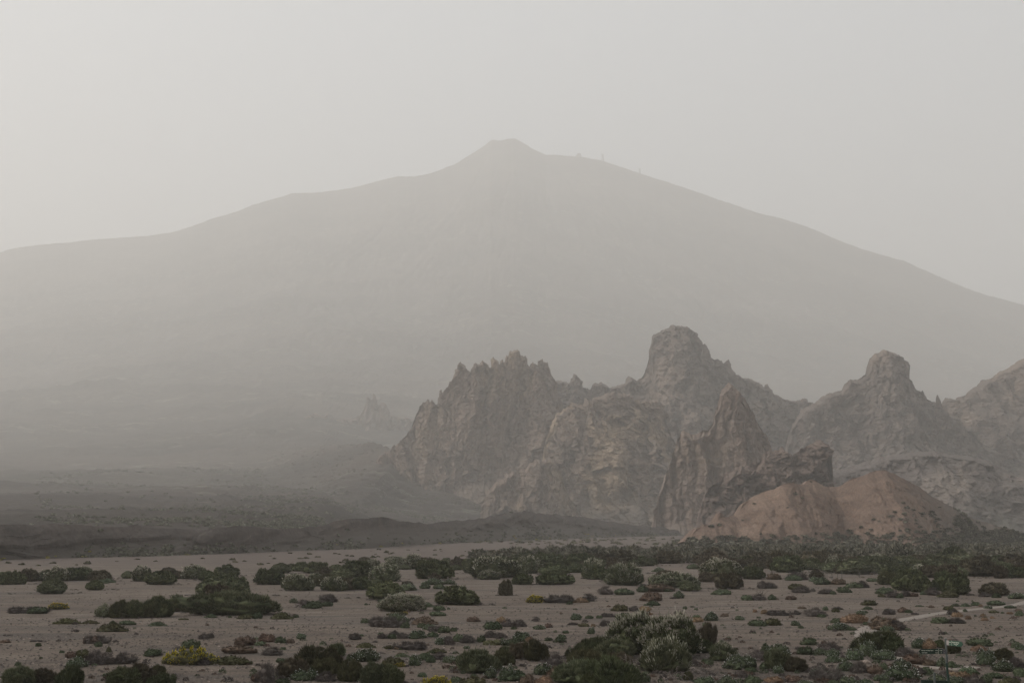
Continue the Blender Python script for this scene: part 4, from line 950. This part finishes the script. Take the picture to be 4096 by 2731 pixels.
V1, F1 = path([(2600, 640, 1.4), (2352, 712, 1.2), (2200, 750, 1.2), (2000, 772, 1.2), (1800, 790, 1.2), (1600, 815, 1.3), (1400, 843, 1.4), (1250, 872, 1.4), (1050, 905, 1.4), (940, 935, 1.5), (890, 965, 1.8), (900, 1010, 2.0), (960, 1090, 1.4), (1300, 1290, 0.9), (1700, 1330, 1.0), (1900, 1300, 1.0)])
obj('path', mesh('path', V1, F1, smooth=True, mat=M['path']), kind='structure')

# ------------------------------------------------------------------ boulder
def boulder(px, py, wpx, label, mat, seed, group=None):
    u = np.linspace(0, 2 * math.pi, 20); v = np.linspace(-0.5, math.pi / 2, 10); U, W = np.meshgrid(u, v)
    d = np.stack([np.cos(W) * np.cos(U), np.cos(W) * np.sin(U), np.sin(W)], -1)
    rr = 1 + 0.45 * fbm(d[..., 0] * 1.2 + seed, d[..., 1] * 1.2, d[..., 2] * 1.2, 4)
    q = d * rr[..., None] * np.array([1, 0.8, 0.62]); q[:, -1] = q[:, 0]
    x, y = on_ground(px, py); s = wpx / 2 * float(y) / FPX
    o = obj('boulder', mesh('boulder', q.reshape(-1, 3), grid_faces(10, 20), mat=mat), **thing(label, 'boulder', group))
    o.location = (float(x), float(y) + s * 0.6, float(gz(x, y))); o.scale = (s, s, s)
boulder(3466, 2655, 34, 'pale pinkish boulder lying between low green shrubs', M['stone_pale'], 1)
boulder(3439, 2548, 12, 'small dark boulder at the lower edge of the pale path opening', M['stone'], 2)
boulder(3475, 2702, 30, 'flat dark stone in the foreground scrub under the pale boulder', M['stone'], 3)
boulder(3330, 2655, 14, 'small grey stone left of the pale boulder', M['stone'], 4)
boulder(3675, 2474, 9, 'small dark stone resting on the edge of the winding path', M['stone'], 5)
boulder(296, 2453, 9, 'small black stone on open sand near the frame edge', M['stone'], 6)
boulder(3808, 2674, 12, 'grey stone on bare ground right of the signpost', M['stone'], 7)

# ------------------------------------------------------------------ boxes and cylinders for the made things
def box_me(name, a, b, mat, bevel=0.0):
    (x0, y0, z0), (x1, y1, z1) = a, b
    V = [(x, y, z) for x in (x0, x1) for y in (y0, y1) for z in (z0, z1)]
    F = [(0, 1, 3, 2), (4, 6, 7, 5), (0, 4, 5, 1), (2, 3, 7, 6), (0, 2, 6, 4), (1, 5, 7, 3)]
    return mesh(name, V, F, mat=mat)
def prism(name, poly, y0, y1, mat):
    n = len(poly)
    me = bpy.data.meshes.new(name)
    V = [(x, y0, z) for x, z in poly] + [(x, y1, z) for x, z in poly]
    F = [tuple(range(n)), tuple(range(2 * n - 1, n - 1, -1))] + [(i, i + n, (i + 1) % n + n, (i + 1) % n) for i in range(n)]
    me.from_pydata(V, [], F); me.materials.append(mat); me.update()
    return me
def cyl(name, p0, p1, r0, r1, mat, n=12):
    p0 = np.array(p0, float); p1 = np.array(p1, float); t = unit((p1 - p0)[None])[0]
    a = unit(np.cross(t, [0.3, 0.9, 0.1])[None])[0]; b = np.cross(t, a)
    V = []
    for p, rr in ((p0, r0), (p1, r1)):
        for k in range(n):
            q = 2 * math.pi * k / n; V.append(tuple(p + (a * math.cos(q) + b * math.sin(q)) * rr))
    me = bpy.data.meshes.new(name)
    me.from_pydata(V, [], [tuple(range(n)), tuple(range(2 * n - 1, n - 1, -1))] + [(i, i + n, (i + 1) % n + n, (i + 1) % n) for i in range(n)])
    me.materials.append(mat); me.update(); return me
def text(body, x, z, size, y, parent, align='LEFT', name='lettering'):
    c = bpy.data.curves.new(name, 'FONT'); c.body = body; c.size = size; c.extrude = 0.0012; c.align_x = align; c.offset = 0.0012
    o = bpy.data.objects.new(name, c); COL.objects.link(o)
    c.materials.append(M['ink'])
    bpy.context.view_layer.update()
    me = bpy.data.meshes.new_from_object(o); bpy.data.objects.remove(o)
    o = obj(name, me, parent); o.location = (x, y, z); o.rotation_euler = (math.pi / 2, 0, 0)
    return o
DS = 42.0
def sp(ax, ay):                     # from the sign close-up to metres in the plane Y = DS
    X, Z = at(3640 + ax * 0.13458, 2520 + ay * 0.13458, DS); return float(X), float(Z)
sx0, sz0 = sp(1062, 232)
root = bpy.data.objects.new('signpost', None); COL.objects.link(root)
root.location = (sx0 + 0.10, DS, float(gz(sx0, DS))); root['label'] = 'tall grey-green signpost with three dark green arrow boards'; root['category'] = 'signpost'
base = np.array(root.location)
L0 = np.array([0.0, 0.0, -0.05]); L1 = np.array([sx0 - base[0], 0, sz0 - base[2]])
xb, zb_ = sp(1090, 965); Lm = np.array([xb - base[0], 0, zb_ - base[2]])
obj('post', cyl('post', Lm, L1, 0.031, 0.031, M['pole']), root)
obj('lower_post', cyl('lower_post', L0, Lm, 0.033, 0.033, M['polegreen']), root)
obj('cap', cyl('cap', L1, L1 + np.array([0, 0, 0.012]), 0.034, 0.030, M['plate_pale']), root)
# main arrow, pointing left
def arrow(name, cx, cz, rot, tip, wl, hgt, mat, plate, lab, texts, plate_w=0.10, small=1.0):
    e = bpy.data.objects.new(name, None); COL.objects.link(e); e.parent = root
    if lab: e['label'] = lab
    e.location = (cx, -0.045, cz); e.rotation_euler = (0, 0, rot)
    s = -1 if tip == 'L' else 1
    x0 = s * plate_w; x1 = s * wl; h2 = hgt / 2
    poly = [(x0, -h2), (x1 - s * 0.07, -h2), (x1, 0), (x1 - s * 0.07, h2), (x0, h2)]
    if s < 0: poly = poly[::-1]
    obj('board', prism('board', poly, -0.010, 0.010, mat), e)
    obj('bracket', box_me('bracket', (min(0, x0), -0.008, -h2 + 0.004), (max(0, x0), 0.008, h2 - 0.004), plate), e)
    for dz in (-h2 * 0.5, h2 * 0.5):
        obj('bolt', cyl('bolt', (s * plate_w * 0.5, -0.008, dz), (s * plate_w * 0.5, -0.016, dz), 0.007, 0.007, M['plate_pale'], 6), e)
    obj('stripe', box_me('stripe', (s * (plate_w + 0.115) - 0.004, -0.013, -h2), (s * (plate_w + 0.115) + 0.004, -0.0102, h2), M['ink']), e)
    for body, x, z, size, al in texts: text(body, x, z, size, -0.0115, e, al)
    return e
ax, az_ = sp(1052, 617)
arrow('arrow_board', ax - base[0], az_ - base[2], RAD(1), 'L', 0.795, 0.145, M['board'], M['plate'], 'dark green arrow board pointing left',
      [('S-40', -0.112, 0.012, 0.040, 'RIGHT'), ('8', -0.150, -0.050, 0.036, 'LEFT'), ('Mirador de Boca Tauce', -0.715, 0.018, 0.037, 'LEFT'), ('2,2 Km', -0.232, 0.018, 0.026, 'RIGHT'),
       ('S-26 Chafarí', -0.705, -0.045, 0.032, 'LEFT'), ('4,0 Km', -0.232, -0.045, 0.026, 'RIGHT')])
e_ = bpy.data.objects
ax, az_ = sp(1075, 358)
arrow('arrow_board', ax - base[0], az_ - base[2], RAD(-64), 'R', 0.66, 0.145, M['board_lit'], M['plate_pale'], 'green arrow board coloured as sunlit, slanting towards the viewer on the right',
      [('S-40', 0.105, 0.012, 0.040, 'LEFT'), ('7', 0.14, -0.052, 0.038, 'LEFT'), ('Parador Nacional', 0.235, 0.020, 0.040, 'LEFT'), ('Cañada Blanca', 0.29, -0.022, 0.032, 'LEFT'), ('Km', 0.38, -0.058, 0.026, 'LEFT')])
ax, az_ = sp(1105, 845)
arrow('arrow_board', ax - base[0], az_ - base[2], RAD(72), 'R', 0.50, 0.145, M['board'], M['plate'], 'small green arrow board half hidden behind the post',
      [('S-40', 0.12, 0.02, 0.034, 'LEFT'), ('Ucanca', 0.24, 0.012, 0.036, 'LEFT'), ('Km', 0.26, -0.045, 0.03, 'LEFT')])
# low information board in front
ix, iz = sp(632, 1210)
info = bpy.data.objects.new('information_board', None); COL.objects.link(info)
info.location = (ix, DS - 0.3, float(gz(ix, DS - 0.3))); info['label'] = 'low dark board on a short round grey post, cut by the bottom edge'; info['category'] = 'information board'
IB = np.array(info.location)
obj('post', cyl('post', (0, 0, -0.05), (0, 0, iz - IB[2]), 0.033, 0.031, M['pole']), info)
(xl, zl), (xr, zr_) = sp(255, 1445), sp(1062, 1478)
obj('board', prism('board', [(xl - ix, zl - IB[2] - 0.55), (xr - ix, zr_ - IB[2] - 0.55), (xr - ix, zr_ - IB[2]), (xl - ix, zl - IB[2])], 0.045, 0.075, M['board']), info)
obj('rim', prism('rim', [(xl - ix, zl - IB[2] + 0.0005), (xr - ix, zr_ - IB[2] + 0.0005), (xr - ix, zr_ - IB[2] + 0.012), (xl - ix, zl - IB[2] + 0.012)], 0.042, 0.078, M['polegreen']), info)

# ------------------------------------------------------------------ wire fence in the scrub
fr = bpy.data.objects.new('wire_fence', None); COL.objects.link(fr)
FP = [(235, 620, 120), (590, 690, 140), (655, 720, 180), (705, 750, 180), (835, 775, 195), (985, 780, 180), (1095, 800, 230), (1520, 700, 200), (1560, 720, 150), (1955, 650, 170)]
fx, fy = on_ground(3200 + 1000 * 0.1531, 2200 + 790 * 0.1531)
fr.location = (float(fx), float(fy), 0); fr['label'] = 'thin wire fence with slender posts in front of the scrub belt'; fr['category'] = 'fence'
tops = []
for a, b, hh in FP:
    x, y = on_ground(3200 + a * 0.1531, 2200 + b * 0.1531); x = float(x); y = float(y); hm = hh * 0.1531 * y / FPX
    lx, ly = x - fr.location[0], y - fr.location[1]; g = float(gz(x, y))
    obj('post', cyl('post', (lx, ly, g - 0.05), (lx + 0.02, ly, g + hm), 0.032, 0.028, M['post'], 6), fr); tops.append((lx, ly, g, hm))
for f_ in (0.35, 0.65, 0.93):
    obj('wire', tubes('wire', [([(a, b, g + f_ * 1.15) for a, b, g, hm in tops], [0.006] * len(tops))], M['post'], 3), fr)

# ------------------------------------------------------------------ cable-car station and pylons on the shoulder
def on_crest(px):
    X, Z = crest_z(np.array([float(px)])); return float(X[0]), YC, float(Z[0])
x, y, z = on_crest(2315)
st = bpy.data.objects.new('summit_station', None); COL.objects.link(st); st.location = (x, y - 4, z)
st['label'] = 'small flat-roofed station building on the mountain shoulder'; st['category'] = 'building'
obj('wall', prism('wall', [(-12, -10), (11, -14), (11.2, 6), (9.5, 11.5), (-7, 12.5), (-11.5, 5)], 0, 16, M['concrete']), st)
obj('roof', prism('roof', [(-7.2, 12.6), (9.8, 11.6), (9.8, 12.8), (-7.2, 13.8)], -0.6, 16.6, M['steel']), st)
obj('window', box_me('window', (-8, -0.25, 1.5), (7.5, -0.05, 4.0), M['steel']), st)
def pylon(px, h, label):
    x, y, z = on_crest(px)
    r = bpy.data.objects.new('cable_pylon', None); COL.objects.link(r); r.location = (x, y - 3, z)
    r['label'] = label; r['category'] = 'pylon'; r['group'] = 'cable car pylons on the skyline'
    ln = []
    for sx_, sy_ in ((-1, -1), (1, -1), (1, 1), (-1, 1)):
        obj('leg', cyl('leg', (sx_ * h * 0.16, sy_ * h * 0.16, -6), (sx_ * h * 0.05, sy_ * h * 0.05, h), 1.7, 1.3, M['steel'], 6), r)
    for k in range(4):
        a0, a1 = k / 4 * h, (k + 1) / 4 * h
        w0 = h * (0.16 - 0.11 * k / 4); w1 = h * (0.16 - 0.11 * (k + 1) / 4)
        obj('brace', cyl('brace', (-w0, -w0, a0), (w1, -w1, a1), 1.0, 1.0, M['steel'], 5), r)
    obj('crossarm', box_me('crossarm', (-h * 0.26, -1.5, h * 0.80), (h * 0.26, 1.5, h * 0.90), M['steel']), r)
    obj('head', box_me('head', (-h * 0.12, -1.0, h * 0.98), (h * 0.12, 1.0, h * 1.04), M['steel']), r)
pylon(2411, 27, 'taller lattice pylon just right of the station building')
pylon(2559, 18, 'shorter lattice pylon farther down the mountain shoulder')

# ------------------------------------------------------------------ dust haze: one even volume round everything
hz = mesh('haze',
    [(x, y, z) for x in (-9450.0, 9450.0) for y in (-9450.0, 9450.0) for z in (-1.7, 1790.0)],
    [(0, 1, 3, 2), (4, 6, 7, 5), (0, 4, 5, 1), (2, 3, 7, 6), (0, 2, 6, 4), (1, 5, 7, 3)])
hm_ = bpy.data.materials.new('dust_haze'); hm_.use_nodes = True; hn = hm_.node_tree.nodes; hn.clear()
ho = hn.new('ShaderNodeOutputMaterial'); hv = hn.new('ShaderNodeVolumePrincipled')
hv.inputs['Color'].default_value = (0.914, 0.894, 0.856, 1); hv.inputs['Density'].default_value = 3.25e-4; hv.inputs['Anisotropy'].default_value = 0.3
hm_.node_tree.links.new(hv.outputs[0], ho.inputs['Volume'])
hz.materials.append(hm_)
obj('haze', hz, kind='stuff')
